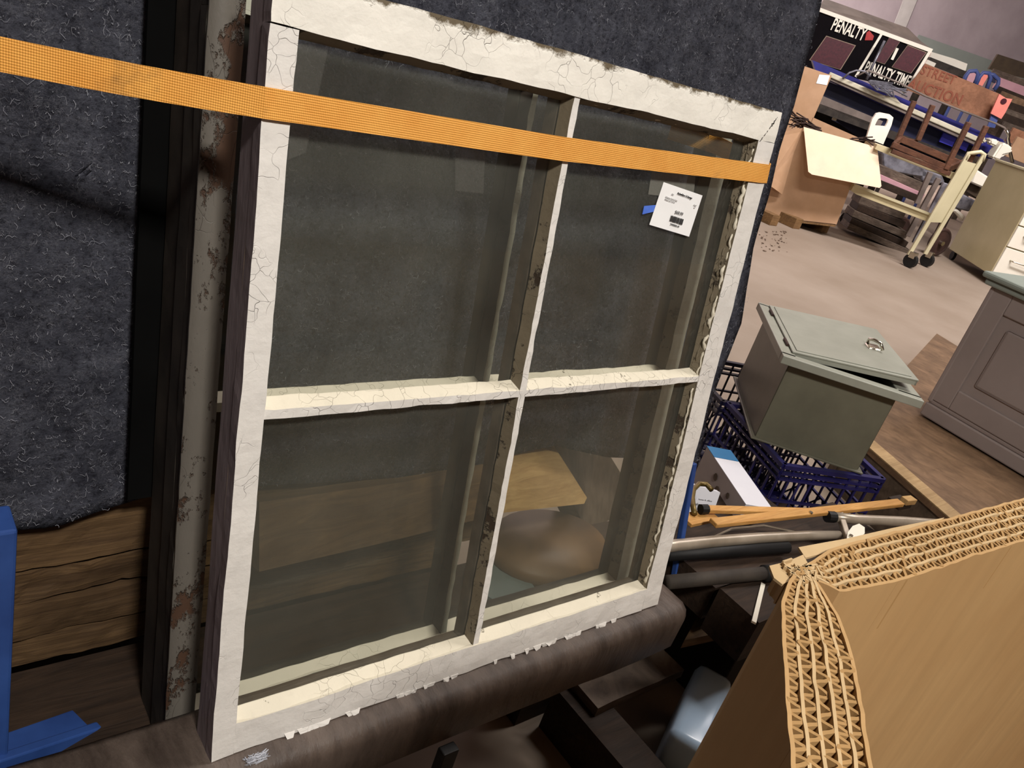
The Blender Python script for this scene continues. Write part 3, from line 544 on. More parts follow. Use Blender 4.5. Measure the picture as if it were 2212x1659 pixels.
for wi, (lo_, li_, pitch) in enumerate(((outer1, inner1, 0.0080), (outer2, inner2, 0.0096))):
    n = int(resample(lo_, 4)[1] / pitch * 8); A, LA = resample(lo_, n); Bn, LB = resample(li_, n)
    nl = 5
    def lay(t, i, j=0.0): return A[i].lerp(Bn[i], min(1, max(0, t + j)))
    for k in range(nl + 1):
        bm = B(); line = [lay(k / nl, i, 0.022 * noise.noise(Vector((i * 0.045, k * 3.1, wi)))) for i in range(0, n + 1, 3)]
        full = k in (0, nl)
        strip(bm, line, 0.0 if full else ZT - 0.04, ZT, 0.0017 if not full else 0.002, k + wi * 10)
        par(obj('liner', bm, 'kraft' if full else 'kraft_edge'), bin_)
    for k in range(nl):
        bm = B(); ph = random.uniform(0, 6); fq = 2 * math.pi / 8 * random.choice((0.85, 1.0, 1.25)); line = []
        for i in range(n + 1):
            w_ = math.sin(i * fq + ph + 1.1 * noise.noise(Vector((i * 0.05, k, wi + 7)))); am = 0.5 * (1 if w_ > 0 else -1) * abs(w_) ** 0.85
            line.append(lay((k + 0.5 + am * 0.92) / nl, i, 0.012 * noise.noise(Vector((i * 0.11, k * 2.2, wi)))))
        strip(bm, line, ZT - 0.04, ZT - 0.0006, 0.0019, k + 40, 0.0018); o = obj('fluting', bm, 'flute'); par(o, bin_)
    bm = B(); core = [lay(0.5, i) for i in range(0, n + 1, 6)]
    prev = None
    for i in range(0, n + 1, 6):
        a, b_ = lay(0.06, i), lay(0.94, i); r = [bm.verts.new((a.x, a.y, 0)), bm.verts.new((a.x, a.y, ZT - 0.04)), bm.verts.new((b_.x, b_.y, ZT - 0.04)), bm.verts.new((b_.x, b_.y, 0))]
        if prev:
            for q in range(3): bm.faces.new([prev[q], prev[q + 1], r[q + 1], r[q]])
        prev = r
    par(obj('wall_core', bm, 'flute'), bin_)
kc = onZ(1742, 1238, ZT)
bm = B(); rnd = random.Random(11)
for q in range(22):          # mashed board at the corner
    a = rnd.uniform(0, 6.28); r = 0.012 * math.sqrt(rnd.random()); c = Vector((kc.x + r * math.cos(a), kc.y + r * math.sin(a), ZT)); an = rnd.uniform(0, 3.14); l = rnd.uniform(0.002, 0.005)
    d = Vector((math.cos(an), math.sin(an), 0)); nn = Vector((-d.y, d.x, 0)) * 0.0006; h = rnd.uniform(-0.003, -0.0012)
    prism(bm, [c - d * l - nn, c + d * l - nn + Vector((0, 0, 0)), c + d * l + nn, c - d * l + nn], Vector((0, 0, h - 0.02)))
bmesh.ops.translate(bm, verts=bm.verts[:], vec=(0, 0, 0.0005)); o = obj('crushed_corner', bm, 'kraft_edge'); par(o, bin_); o['kind'] = 'stuff'
o = one('corner_core', 'kraft_edge', lambda bm: prism(bm, [Vector((p.x, p.y, 0)) for p in (outer2[0], outer2[1], inner2[0].lerp(inner2[1], .3), inner1[0].lerp(inner1[1], .15), outer1[1].lerp(outer1[0], .6))], Vector((0, 0, ZT - 0.0025))), bin_)
zf = ZT + 0.002
o = one('torn_flap', 'kraft_edge', lambda bm: prism(bm, [onZ(x, y, ZT - 0.002) for x, y in ((1662, 1222), (1700, 1213), (1735, 1198), (1748, 1222), (1712, 1252), (1690, 1262), (1672, 1248))], Vector((0, 0, -0.0015))), bin_)
o = one('torn_flap', 'kraft_edge', lambda bm: prism(bm, [onZ(x, y, ZT - 0.004) for x, y in ((1725, 1182), (1790, 1170), (1830, 1163), (1930, 1140), (2040, 1118), (2010, 1138), (1900, 1163), (1740, 1205))], Vector((0, 0, -0.0015))), bin_)
# the remaining walls of the eight-sided bin
e1o, e2o = outer1[-1], outer2[-1]
w1 = (outer1[-1] - outer1[1]).normalized()
pts = [Vector((e1o.x, e1o.y)), Vector((2.0, -0.12)), Vector((2.06, -0.50)), Vector((1.80, -0.85)), Vector((0.62, -0.92)), Vector((0.28, -0.62)), Vector((0.16, -0.26)), Vector((e2o.x, e2o.y))]
for a, b_ in zip(pts, pts[1:]):
    bm = B(); d = (b_ - a).normalized(); nn = Vector((d.y, -d.x)) * 0.03; prism(bm, [Vector((a.x, a.y, 0)), Vector((b_.x, b_.y, 0)), Vector((b_.x + nn.x, b_.y + nn.y, 0)), Vector((a.x + nn.x, a.y + nn.y, 0))], Vector((0, 0, ZT - 0.004))); par(obj('wall_panel', bm, 'kraft'), bin_)

# ================================================================== PILE BETWEEN BIN AND CRATES
def solid3(bm, P, a, b_, h): prism(bm, [P, P + a, P + a + b_, P + b_], Vector((0, 0, h)))
rows = [((1.22, 0.47), 0.09, 0.33, 'dark'), ((1.24, 0.575), 0.12, 0.31, 'd'), ((1.16, 0.74), 0.12, 0.25, 'd')]
labs = ['blackish timber nearest the cardboard bin, under the steel tube', 'middle blackish timber between bin and blue crates', 'low blackish timber beside the brown beam\'s right end']
for k, ((x, y), wd, z, _) in enumerate(rows):
    bm = B(); rbox(bm, (x, y, (0.235, 0.235, 0.0)[k]), (x + 0.62, y + wd, z), (8, 1, 1), 0.003, 8, rnd=k); tag(obj('dark_timber', bm, 'dark_plank'), labs[k], 'timber', 'dark timbers beside the bin')
for k, x in enumerate((1.34, 1.72)):
    o = one('support_block', 'dark_void', lambda bm: box(bm, (x, 0.52, 0.0), (x + 0.09, 0.69, 0.232), 0.003)); tag(o, ['black block under the timbers beside the pale blue tub', 'black block under the far end of the dark timbers'][k], 'block')
def zp(x, y, z=0.36): return onZ(x, y, z)
slat = empty('folding_slats', zp(1752, 1107), 'pair of orange-brown wooden slats crossed and riveted above the crates', 'folding frame')
par(one('slat', 'slat_wood', lambda bm: bar(bm, zp(1524, 1100, .365), zp(1800, 1107, .365), 0.018, 0.010, bev=0.002)), slat); par(one('slat', 'slat_wood', lambda bm: bar(bm, zp(1540, 1130, .376), zp(1945, 1086, .376), 0.022, 0.010, bev=0.002)), slat)
par(one('slat', 'slat_wood', lambda bm: bar(bm, zp(1480, 1125, .35), zp(1540, 1112, .35), 0.035, 0.008, bev=0.001)), slat)
par(one('rivet', 'chrome', lambda bm: disc(bm, zp(1752, 1107, .3825), (0, 0, 1), 0.0042, 0.003, 12)), slat)
par(one('end_cap', 'black_rubber', lambda bm: tube(bm, [zp(1513, 1100, .365), zp(1527, 1100, .365)], 0.0105, 10)), slat); par(one('end_block', 'pale_plank', lambda bm: bar(bm, zp(1952, 1082, .376), zp(1972, 1080, .376), 0.02, 0.014, bev=0.001)), slat)
par(one('cross_dowel', 'dark_plank', lambda bm: bar(bm, zp(1930, 1088, .36), zp(1955, 1083, .36), 0.036, 0.014)), slat)
tf = empty('tube_frame', zp(1640, 1165), 'grey steel tube frame with hinge and pale locking lever on the pile', 'folding frame')
tps = [zp(x, y, .352) for x, y in ((1380, 1190), (1460, 1178), (1540, 1170), (1640, 1162), (1740, 1157), (1812, 1156))]
par(one('tube', 'tube_steel', lambda bm: tube(bm, tps, [0.0115, 0.0115, 0.0115, 0.0108, 0.0102, 0.0095], 14), smooth=True), tf)
tp2 = [zp(x, y, .37) for x, y in ((1796, 1116), (1850, 1122), (1950, 1126), (2060, 1134), (2140, 1142))]
par(one('tube', 'tube_steel', lambda bm: tube(bm, tp2, 0.011, 14), smooth=True), tf)
par(one('tube_plug', 'black_rubber', lambda bm: tube(bm, [zp(1786, 1116, .37), zp(1802, 1117, .37)], 0.0125, 12)), tf)
par(one('hinge_bracket', 'tube_steel', lambda bm: bar(bm, zp(1812, 1105, .372), zp(1832, 1168, .358), 0.014, 0.012, bev=0.002)), tf)
par(one('locking_lever', 'white_enamel', lambda bm: prism(bm, [zp(x, y, .38) for x, y in ((1829, 1168), (1831, 1150), (1842, 1136), (1856, 1131), (1868, 1139), (1868, 1152), (1856, 1163))], Vector((0, 0, -0.004)))), tf)
par(one('lever_pin', 'chrome', lambda bm: disc(bm, zp(1838, 1158, .382), (0, 0, 1), 0.004, 0.006, 10)), tf)
sc = [zp(x, y, .345) for x, y in ((1530, 1165), (1580, 1142), (1650, 1135), (1720, 1150))]
par(one('spring_wire', 'tube_steel', lambda bm: tube(bm, sc, 0.0022, 6)), tf)
o = one('black_pipe', 'black_rubber', lambda bm: tube(bm, [onZ(1440, 1198, .335), onZ(1700, 1182, .335)], 0.013, 10), smooth=True); tag(o, 'black pipe lying just below the grey steel tube', 'pipe')
t2 = empty('capped_tube', onZ(1560, 1245, .35), 'dark brown tube with black rubber end cap pointing at the bin corner', 'tube')
par(one('tube', 'dark_frame', lambda bm: tube(bm, [onZ(1440, 1258, .345), onZ(1655, 1238, .345)], 0.013, 12), smooth=True), t2); par(one('end_cap', 'black_rubber', lambda bm: tube(bm, [onZ(1650, 1239, .345), onZ(1684, 1236, .345)], 0.0165, 12), smooth=True), t2)
o = one('white_strip', 'white_enamel', lambda bm: bar(bm, onZ(1648, 1262, .33), onZ(1628, 1345, .335), 0.008, 0.004)); tag(o, 'narrow white strip hanging below the black-capped tube', 'strip')
o = one('tan_plank', 'old_plank', lambda bm: solid3(bm, onZ(1470, 1400, .18), onZ(1600, 1372, .18) - onZ(1470, 1400, .18), onZ(1500, 1345, .18) - onZ(1470, 1400, .18), 0.02)); tag(o, 'short tan plank beside the right end of the brown beam', 'plank')
sk = empty('skid', (1.1, 0.5, 0), 'blackish skid runner on the floor under the brown beam', 'skid')
par(one('runner', 'dark_plank', lambda bm: rbox(bm, (0.975, 0.18, 0.0), (1.05, 0.64, 0.10), (1, 8, 1), 0.002)), sk)
par(one('cross_board', 'junk_wood', lambda bm: rbox(bm, (1.0, 0.56, 0.101), (1.24, 0.645, 0.12), (6, 1, 1), 0.002)), sk)
bq = [onZ(x, y, 0.15) for x, y in ((1447, 1578), (1512, 1424), (1600, 1470), (1535, 1625))]
bm = B(); mid = sum(bq, Vector()) / 4; a = (bq[1] - bq[0]); b_ = (bq[3] - bq[0]); b_ = b_ - a * (b_.dot(a) / a.dot(a)); M = frame(bq[0] + b_ - Vector((0, 0, 0.148)), a, -b_)
box(bm, (0, 0, 0), (a.length, b_.length, 0.148), 0.016, 0, M); o = obj('plastic_tub', bm, 'light_blue_plastic', None, True); tag(o, 'pale blue rounded plastic tub on the floor beside the bin', 'tub')
o = one('foot_bracket', 'black_rubber', lambda bm: (box(bm, (0.56, 0.42, 0.18), (0.62, 0.50, 0.20), 0.002), box(bm, (0.575, 0.49, 0.0), (0.60, 0.505, 0.295), 0.002))); tag(o, 'black metal foot bracket under the brown beam at the bottom', 'bracket')

# blue steel upright at the right end of the rack
pb = [onY(1497, 1015, 0.70), onY(1466, 1200, 0.66)]
o = one('blue_upright', 'blue_steel', lambda bm: bar(bm, onY(1497, 1000, 0.72), onY(1455, 1260, 0.66), 0.012, 0.012, (0, 1, 0), 0.002)); par(o, rack)
# ------------------------------------------------------------------ milk crates
def crate(K, az, sx, sy, z0, h, label, mname='crate_blue'):
    t = empty('milk_crate', (K.x, K.y, z0), label, 'crate', 'blue milk crates by the enclosure', (0, 0, az))
    def side(Lx, org, ang):
        bm = B(); M = Matrix.Translation(org) @ Matrix.Rotation(ang, 4, 'Z'); T = 0.006
        for z_, hh in ((h - 0.012, 0.012), (h - 0.03, 0.007), (h - 0.047, 0.006), (h * 0.62, 0.006), (h * 0.5, 0.006), (0.0, 0.02), (h * 0.36, 0.006)): box(bm, (0, -T, z_), (Lx, T * (1.6 if z_ > h * .8 else 0.4), z_ + hh), 0, 0, M)
        n = int(Lx / 0.034)
        for i in range(n + 1):
            x = Lx * i / n
            if abs(i - n / 2) < 1.5: box(bm, (x - 0.003, -0.002, 0), (x + 0.003, 0.002, h * 0.62), 0, 0, M)
            else: box(bm, (x - 0.003, -0.002, 0), (x + 0.003, 0.002, h - 0.01), 0, 0, M)
        for i in range(4):
            x0 = Lx * (i + 0.08) / 4; x1 = Lx * (i + 0.92) / 4
            for (za, zb) in ((0.02, h * 0.36), (h * 0.36, 0.02)): bar(bm, M @ Vector((x0, 0, za)), M @ Vector((x1, 0, zb)), 0.004, 0.005)
        o = obj('side', bm, mname); o.parent = t
    side(sx, Vector((0, 0, 0)), 0); side(sy, Vector((sx, 0, 0)), math.pi / 2); side(sx, Vector((sx, sy, 0)), math.pi); side(sy, Vector((0, sy, 0)), -math.pi / 2)
    bm = B()
    for i in range(7): box(bm, (sx * i / 7, 0, 0), (sx * (i + 0.6) / 7, sy, 0.006))
    for i in range(7): box(bm, (0, sy * i / 7, 0.001), (sx, sy * (i + 0.5) / 7, 0.005))
    o = obj('base', bm, mname); o.parent = t
    return t
Kc = onZ(1695, 1003, .30); azc = math.radians(-24)
crate(Kc, azc, 0.33, 0.33, 0.0, 0.30, 'blue milk crate nearest the camera, directly under the grey metal enclosure')
side = Vector((-math.sin(azc), math.cos(azc), 0)); frt = Vector((math.cos(azc), math.sin(azc), 0))
crate(Kc + side * 0.335 - frt * 0.015, azc, 0.33, 0.33, 0.0, 0.298, 'dark blue milk crate farther back beside the felt blanket\'s edge', 'crate_dark')
rnd = random.Random(4)
for k, (dx, dy, r, m) in enumerate(((0.08, 0.08, 0.03, 'rust'), (0.16, 0.07, 0.034, 'brass'), (0.24, 0.09, 0.03, 'rust'), (0.12, 0.17, 0.036, 'junk_wood'), (0.22, 0.18, 0.034, 'rust'))):
    c = Kc + frt * dx + side * dy; bm = B(); bmesh.ops.create_icosphere(bm, subdivisions=2, radius=r)
    for v in bm.verts: v.co = Vector((c.x, c.y, 0.012 + r)) + v.co * (1 + 0.4 * noise.noise(v.co * 40 + Vector((k, 0, 0))))
    tag(obj('scrap_lump', bm, m, None, True), ['rusty fitting at the near left of the blue milk crate', 'brass-coloured fitting in the blue milk crate\'s near side', 'rusty fitting at the near right of the blue milk crate', 'brownish fitting at the far left of the blue milk crate', 'rusty fitting at the far right of the blue milk crate'][k], 'scrap', 'scrap in the blue milk crate')
# ------------------------------------------------------------------ grey enclosure box
Pe = onZ(1621, 947, .302); ae = onZ(1583, 815, .302) - Pe; be = onZ(1859, 1019, .302) - Pe; be = be - ae * (be.dot(ae) / ae.dot(ae)); he = 0.254
La, Lb = ae.length, be.length
en = empty('metal_enclosure', Pe, 'grey-green metal enclosure box with ajar lid on the milk crates', 'box')
M = frame(Pe, be, ae)      # local x along b (front), y along a (back)
def eb(name, lo, hi, m='grey_enamel', bev=0.002): 
    bm = B(); box(bm, lo, hi, bev, 0, M); return par(obj(name, bm, m), en)
eb('body_side', (0.012, 0.012, 0.004), (0.016, La - 0.012, he - 0.02)); eb('body_side', (Lb - 0.016, 0.012, 0.004), (Lb - 0.012, La - 0.012, he - 0.02)); eb('body_side', (0.012, 0.012, 0.004), (Lb - 0.012, 0.016, he - 0.02)); eb('body_side', (0.012, La - 0.016, 0.004), (Lb - 0.012, La - 0.012, he - 0.02))
eb('base_flange', (0, 0, 0), (Lb, La, 0.006)); 
fl = 0.02
for lo, hi in (((-fl, -fl, he - 0.022), (Lb + fl + .02, 0.012, he)), ((-fl, La - 0.012, he - 0.022), (Lb + fl + .02, La + 0.01, he)), ((-fl, 0.0, he - 0.022), (0.018, La, he)), ((Lb - 0.024, 0, he - 0.022), (Lb + fl + .02, La, he))): eb('lid_frame', lo, hi, 'grey_enamel_light')
eb('inside', (0.03, 0.03, 0.02), (Lb - 0.03, La - 0.03, 0.03), 'dark_void')
HM = M @ Matrix.Translation((0.010, 0.022, he + 0.001)) @ Matrix.Rotation(math.radians(-5.5), 4, 'Y')
bm = B(); box(bm, (0, 0, 0), (Lb + 0.012, La - 0.03, 0.005), 0.0015, 0, HM); box(bm, (0.012, 0.012, 0.005), (Lb - 0.004, La - 0.045, 0.0075), 0.001, 0, HM); [box(bm, a_, b2, 0, 0, HM) for a_, b2 in (((0.002, 0.002, -0.012), (Lb + 0.010, 0.006, 0.001)), ((0.002, La - 0.036, -0.012), (Lb + 0.010, La - 0.032, 0.001)), ((Lb + 0.006, 0.002, -0.012), (Lb + 0.010, La - 0.032, 0.001)))]; lid = par(obj('door', bm, 'grey_enamel_light'), en); 
for yy in (0.05, La - 0.13): 
    bm = B(); tube(bm, [HM @ Vector((-0.004, yy, 0.003)), HM @ Vector((-0.004, yy + 0.05, 0.003))], 0.004, 8); par(obj('hinge', bm, 'rust'), en)
bm = B(); ce = Vector((Lb * 0.82, La * 0.42, 0.006)); box(bm, ce + Vector((-.018, -0.012, 0)), ce + Vector((0.018, 0.03, 0.006)), 0.003, 0, HM); tube(bm, [HM @ (ce + Vector(q)) for q in ((-0.012, 0.028, 0.006), (-0.014, 0.02, 0.02), (-0.008, 0.0, 0.026), (0.008, -0.012, 0.024), (0.016, -0.022, 0.008))], 0.0045, 8); h = obj('latch_handle', bm, 'chrome', None, True); par(h, en); h['label'] = 'chrome latch handle'
# ------------------------------------------------------------------ small cartons beside the felt
c1 = [onZ(x, y, .30) for x, y in ((1610, 1089), (1527, 965), (1562, 960), (1648, 1072))]
wc = empty('white_carton', c1[0], 'slim white carton with blue end and grey printed side, in front of the crates', 'box')
d1 = c1[1] - c1[0]; d2 = (c1[3] - c1[0]); d2 = d2 - d1 * (d2.dot(d1) / d1.dot(d1))
par(one('carton_body', 'carton_grey', lambda bm: solid3(bm, c1[0], d1, d2, -0.16)), wc); par(one('carton_top', 'carton_white', lambda bm: solid3(bm, c1[0] + d1 * -0.01, d1 * 0.80, d2, 0.0015)), wc); par(one('blue_end', 'carton_blue', lambda bm: solid3(bm, c1[0] + d1 * 0.795, d1 * 0.215, d2, 0.0017)), wc); par(one('carton_front', 'carton_white', lambda bm: solid3(bm, c1[0] - d1.normalized() * 0.002, d1.normalized() * 0.0015, d2, -0.16)), wc)
sdp = -d2.normalized()
def cs(s, z): return c1[0] + d1 * s + sdp * 0.0012 + Vector((0, 0, -z))
for k, (s, z, r) in enumerate(((0.3, 0.03, 0.008), (0.22, 0.06, 0.005), (0.5, 0.05, 0.012), (0.62, 0.03, 0.01), (0.35, 0.09, 0.006))): par(one('printed_spot', 'brown_inner', lambda bm: disc(bm, cs(s, z), sdp, r, 0.0006, 8)), wc)
par(one('printed_ring', 'mid_ink', lambda bm: tube(bm, [c1[0] - d1.normalized() * 0.0025 + d2 * 0.55 + Vector((0, 0, -0.025)) + d2.normalized() * 0.009 * math.cos(a * .5236) + Vector((0, 0, 0.009 * math.sin(a * .5236))) for a in range(11)], 0.0007, 5)), wc)
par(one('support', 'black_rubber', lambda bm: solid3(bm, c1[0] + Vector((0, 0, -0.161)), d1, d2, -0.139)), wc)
c2 = [onZ(x, y, .30) for x, y in ((1470, 1100), (1480, 1050), (1545, 1062), (1530, 1112))]
nc = empty('label_carton', c2[0], 'small white carton with dark printed line, behind the brass hook', 'box')
pl2 = VPlane(1, 0); pl2.p = onZ(1500, 1100, .27); pl2.n = Vector((-0.7, -0.6, 0.4)).normalized()
par(one('carton_face', 'carton_white', lambda bm: prism(bm, [pl2(x, y) for x, y in ((1478, 1110), (1490, 1045), (1556, 1064), (1535, 1125), (1500, 1130))], -pl2.n * 0.05)), nc)
f0 = pl2(1522, 1092, -0.0015); M = frame(f0, pl2(1560, 1098, -0.0015) - f0, pl2(1524, 1060, -0.0015) - f0)
text('printed_words', 'wireless door bell', 'ink', 0.0085, M, nc); text('printed_words', 'home & office', 'mid_ink', 0.005, M @ Matrix.Translation((0.0, 0.012, 0)), nc)
hk = [onZ(x, y, .36) for x, y in ((1537, 1058), (1526, 1046), (1510, 1045), (1498, 1057), (1495, 1075), (1497, 1092), (1500, 1110))]
o = one('brass_hook', 'brass', lambda bm: tube(bm, hk, 0.0058, 10), smooth=True); tag(o, 'curved tarnished brass hook rising left of the wooden slats', 'hook')
# ------------------------------------------------------------------ timber platform and grey dresser
ZP = 0.20
pa = onZ(1895, 985, ZP); pb_ = onZ(2040, 1112, ZP); pc = onZ(1962, 893, ZP); dpe = (pb_ - pa).normalized()
pf = empty('timber_platform', pa, 'low brown plywood platform carrying the grey dresser', 'platform')
ex = (pc - pa)
par(one('deck', 'platform_wood', lambda bm: solid3(bm, pa - dpe * 0.16, dpe * 0.91, ex.normalized() * 2.2, -0.018)), pf); par(one('edge_board', 'platform_edge', lambda bm: solid3(bm, pa + Vector((0, 0, 0.001)), dpe * 0.75, ex.normalized() * 0.055, 0.0)) if False else one('edge_board', 'platform_edge', lambda bm: solid3(bm, pa - dpe * 0.16 + Vector((0, 0, 0.0005)), dpe * 0.91, ex.normalized() * 0.085, 0.004)), pf)
par(one('skirt', 'brown_inner', lambda bm: solid3(bm, pa - dpe * 0.16 + Vector((0, 0, -0.018)) + ex.normalized() * 0.006, dpe * 0.91, ex.normalized() * 0.03, -(ZP - 0.018))), pf); par(one('back_skirt', 'brown_inner', lambda bm: solid3(bm, pa + Vector((0, 0, -0.018)) - dpe * 0.155, dpe * 0.03, ex.normalized() * 2.15, -(ZP - 0.018))), pf)
G = onZ(1985, 893, ZP + 0.006); gd = (onZ(2212, 1030, ZP + 0.006) - G).normalized(); gx = Vector((-gd.y, gd.x, 0)); gx = gx if gx.x > 0 else -gx
dr = empty('grey_dresser', G, 'grey painted dresser with a raised side panel and pale moulded top', 'dresser')
MG = frame(G, gd, Vector((0, 0, 1)));   # x along face, y up, z = outwards
if MG.col[2].x > 0: pass
def gb(name, lo, hi, m='dresser_grey', bev=0.002): bm = B(); box(bm, lo, hi, bev, 0, MG); return par(obj(name, bm, m), dr)
sgn = 1 if Vector(MG.col[2][:3]).dot(gx) > 0 else -1     # z direction into the body?
def gz(a, b_): return (a * sgn, b_ * sgn)
def gbox(name, x0, x1, y0, y1, d0, d1, m='dresser_grey', bev=0.002):
    z0, z1 = sorted(gz(d0, d1)); return gb(name, (x0, y0, z0), (x1, y1, z1), m, bev)
HG = 0.535
gbox('body', 0.012, 0.92, 0.0, HG, 0.012, 0.52); gbox('base_moulding', 0.0, 0.93, 0, 0.055, 0.0, 0.53, bev=0.006); gbox('base_moulding', 0.006, 0.925, 0.055, 0.072, 0.006, 0.525, bev=0.005)
for (x0, x1, y0, y1) in ((0.014, 0.085, 0.072, HG), (0.84, 0.92, 0.072, HG), (0.085, 0.84, 0.072, 0.15), (0.085, 0.84, HG - 0.075, HG)): gbox('panel_frame', x0, x1, y0, y1, 0.002, 0.013, bev=0.004)
gbox('raised_panel', 0.125, 0.80, 0.19, HG - 0.115, 0.004, 0.013, bev=0.008)
gbox('corner_bead', 0.0, 0.02, 0.06, HG, 0.0, 0.03, bev=0.006)
gbox('top_moulding', -0.02, 0.95, HG, HG + 0.022, -0.02, 0.55, 'wall_green', 0.006); gbox('top_moulding', -0.035, 0.96, HG + 0.022, HG + 0.045, -0.035, 0.56, 'wall_green', 0.008)

# ================================================================== FAR SIDE OF THE AISLE
def zabove(base, x, y):
    d = ray(x, y); w0 = CAM - Vector((base.x, base.y, 0)); u = d; v = Vector((0, 0, 1)); a = u.dot(u); b_ = u.dot(v); c = 1.0; dd = u.dot(w0); e = v.dot(w0); return (a * e - b_ * dd) / (a * c - b_ * b_)
def dist(p): return FH.dot(p)
# cream drawer cabinet
Pc = onZ(2139, 594, .10); Fc = onZ(2050, 537, .10); ac = Fc - Pc; hc = zabove(Fc, 2157, 346) - 0.10; bc = Vector((ac.y, -ac.x, 0)).normalized(); bc = bc if bc.dot(RD) > 0 else -bc
cc = empty('drawer_cabinet', Pc, 'cream metal drawer cabinet on casters beside the library cart', 'cabinet')
MC = frame(Pc, bc, ac); LC = ac.length
def cb(name, lo, hi, m, bev=0.004): bm = B(); box(bm, lo, hi, bev, 0, MC); return par(obj(name, bm, m), cc)
cb('body', (0, 0.02, 0), (0.62, LC, hc - 0.02), 'olive_metal'); cb('top', (-0.01, -0.01, hc - 0.02), (0.64, LC + 0.01, hc + 0.01), 'cream_metal', 0.008)
zc = 0.01
for hh in (0.30, 0.22, 0.22, hc - 0.78):
    d_ = cb('drawer', (0.005, -0.01, zc), (0.615, 0.02, zc + hh - 0.012), 'white_enamel'); bm = B(); tube(bm, [MC @ Vector(q) for q in ((0.10, -0.01, zc + hh * .6), (0.12, -0.045, zc + hh * .6), (0.30, -0.05, zc + hh * .6), (0.48, -0.045, zc + hh * .6), (0.50, -0.01, zc + hh * .6))], 0.008, 6); h = obj('handle', bm, 'chrome', None, True); par(h, cc); zc += hh
for q in ((0.05, 0.06), (0.57, 0.06), (0.05, LC - 0.06), (0.57, LC - 0.06)):
    c = MC @ Vector((q[0], q[1], -0.05)); par(one('caster', 'black_rubber', lambda bm: disc(bm, c, bc, 0.05, 0.03, 14)), cc)
# library cart
q1, q2, q3 = onZ(1960, 577, 0), onZ(1996, 575, 0), onZ(1822, 484, 0)
lc = empty('library_cart', q1, 'cream metal book cart with black casters, upturned stool on top', 'cart')
dz = dist(q1) + 0.02; plc = VPlane(dz, 0)
pcart = VPlane(1, 0); pcart.p = q1; e_ = (q2 - q1).normalized(); pcart.n = Vector((e_.y, -e_.x, 0)); pcart.n = pcart.n if pcart.n.dot(FH) < 0 else -pcart.n
pside = VPlane(1, 0); pside.p = q1; s_ = (q3 - q1); s_.z = 0; s_.normalize(); pside.n = Vector((s_.y, -s_.x, 0)); pside.n = pside.n if pside.n.dot(FH) < 0 else -pside.n
def pp3(x, y, z=None): return plc(x, y)
par(one('end_panel', 'cream_metal', lambda bm: ppoly(bm, plc, [(2086, 348), (2109, 354), (2036, 481), (2010, 480)], 0.02)), lc)
for nm, a, b_ in (('post', (2092, 333), (1963, 551)), ('post', (2127, 332), (1998, 549))): par(one(nm, 'cream_metal', lambda bm: bar(bm, plc(*a), plc(*b_), 0.035, 0.03, FH, 0.004)), lc)
par(one('handle', 'cream_metal', lambda bm: tube(bm, [plc(*q) for q in ((2086, 345), (2092, 331), (2104, 330), (2118, 328), (2127, 334), (2122, 348))], 0.018, 8), smooth=True), lc)
psh = VPlane(dz + 0.12, 0)
par(one('shelf', 'olive_metal', lambda bm: ppoly(bm, psh, [(1846, 398), (1852, 404), (2013, 466), (2006, 480), (1850, 420), (1838, 412)], 0.35)), lc)
par(one('shelf_lip', 'cream_metal', lambda bm: ppoly(bm, psh, [(1846, 397), (2014, 462), (2012, 467), (1846, 403)], 0.02, -0.02)), lc)
par(one('upper_shelf', 'olive_metal', lambda bm: ppoly(bm, psh, [(1895, 312), (1925, 322), (2085, 382), (2079, 396), (1920, 335), (1890, 322)], 0.38)), lc)
pe2 = VPlane(dz + 0.9, 0)
def holed(bm, pl, outer, inner, th):
    n = len(outer); O = [pl(*p) for p in outer]; I = [pl(*p) for p in inner]; bk = -pl.n * th
    vo = [bm.verts.new(p) for p in O]; vi = [bm.verts.new(p) for p in I]; vo2 = [bm.verts.new(p + bk) for p in O]; vi2 = [bm.verts.new(p + bk) for p in I]
    for i in range(n):
        j = (i + 1) % n; bm.faces.new([vo[i], vo[j], vi[j], vi[i]]); bm.faces.new([vo2[i], vi2[i], vi2[j], vo2[j]]); bm.faces.new([vo[i], vo2[i], vo2[j], vo[j]]); bm.faces.new([vi[i], vi[j], vi2[j], vi2[i]])
    bmesh.ops.recalc_face_normals(bm, faces=bm.faces[:])
par(one('end_panel', 'white_enamel', lambda bm: holed(bm, pe2, [(1872, 298), (1884, 258), (1893, 245), (1902, 243), (1922, 247), (1930, 254), (1926, 270), (1908, 312)], [(1890, 271), (1893, 264), (1897, 257), (1902, 255), (1915, 256), (1919, 259), (1917, 266), (1913, 273)], 0.04)), lc)
for q in (onZ(1960, 577, 0), onZ(1996, 575, 0), onZ(1822, 484, 0), onZ(1860, 484, 0)):
    par(one('caster', 'black_rubber', lambda bm: disc(bm, q + Vector((0, 0, 0.065)), (1, -0.1, 0), 0.065, 0.045, 16), smooth=False), lc); par(one('caster_fork', 'chrome', lambda bm: box(bm, (q.x - 0.03, q.y - 0.03, 0.09), (q.x + 0.03, q.y + 0.03, 0.15), 0.004)), lc)
for k, q in enumerate((onZ(1822, 484, 0), onZ(1860, 484, 0))): par(one('post', 'dark_frame', lambda bm: bar(bm, q + Vector((0, 0, 0.14)), q + Vector((0, 0, 0.62)), 0.035, 0.03)), lc)
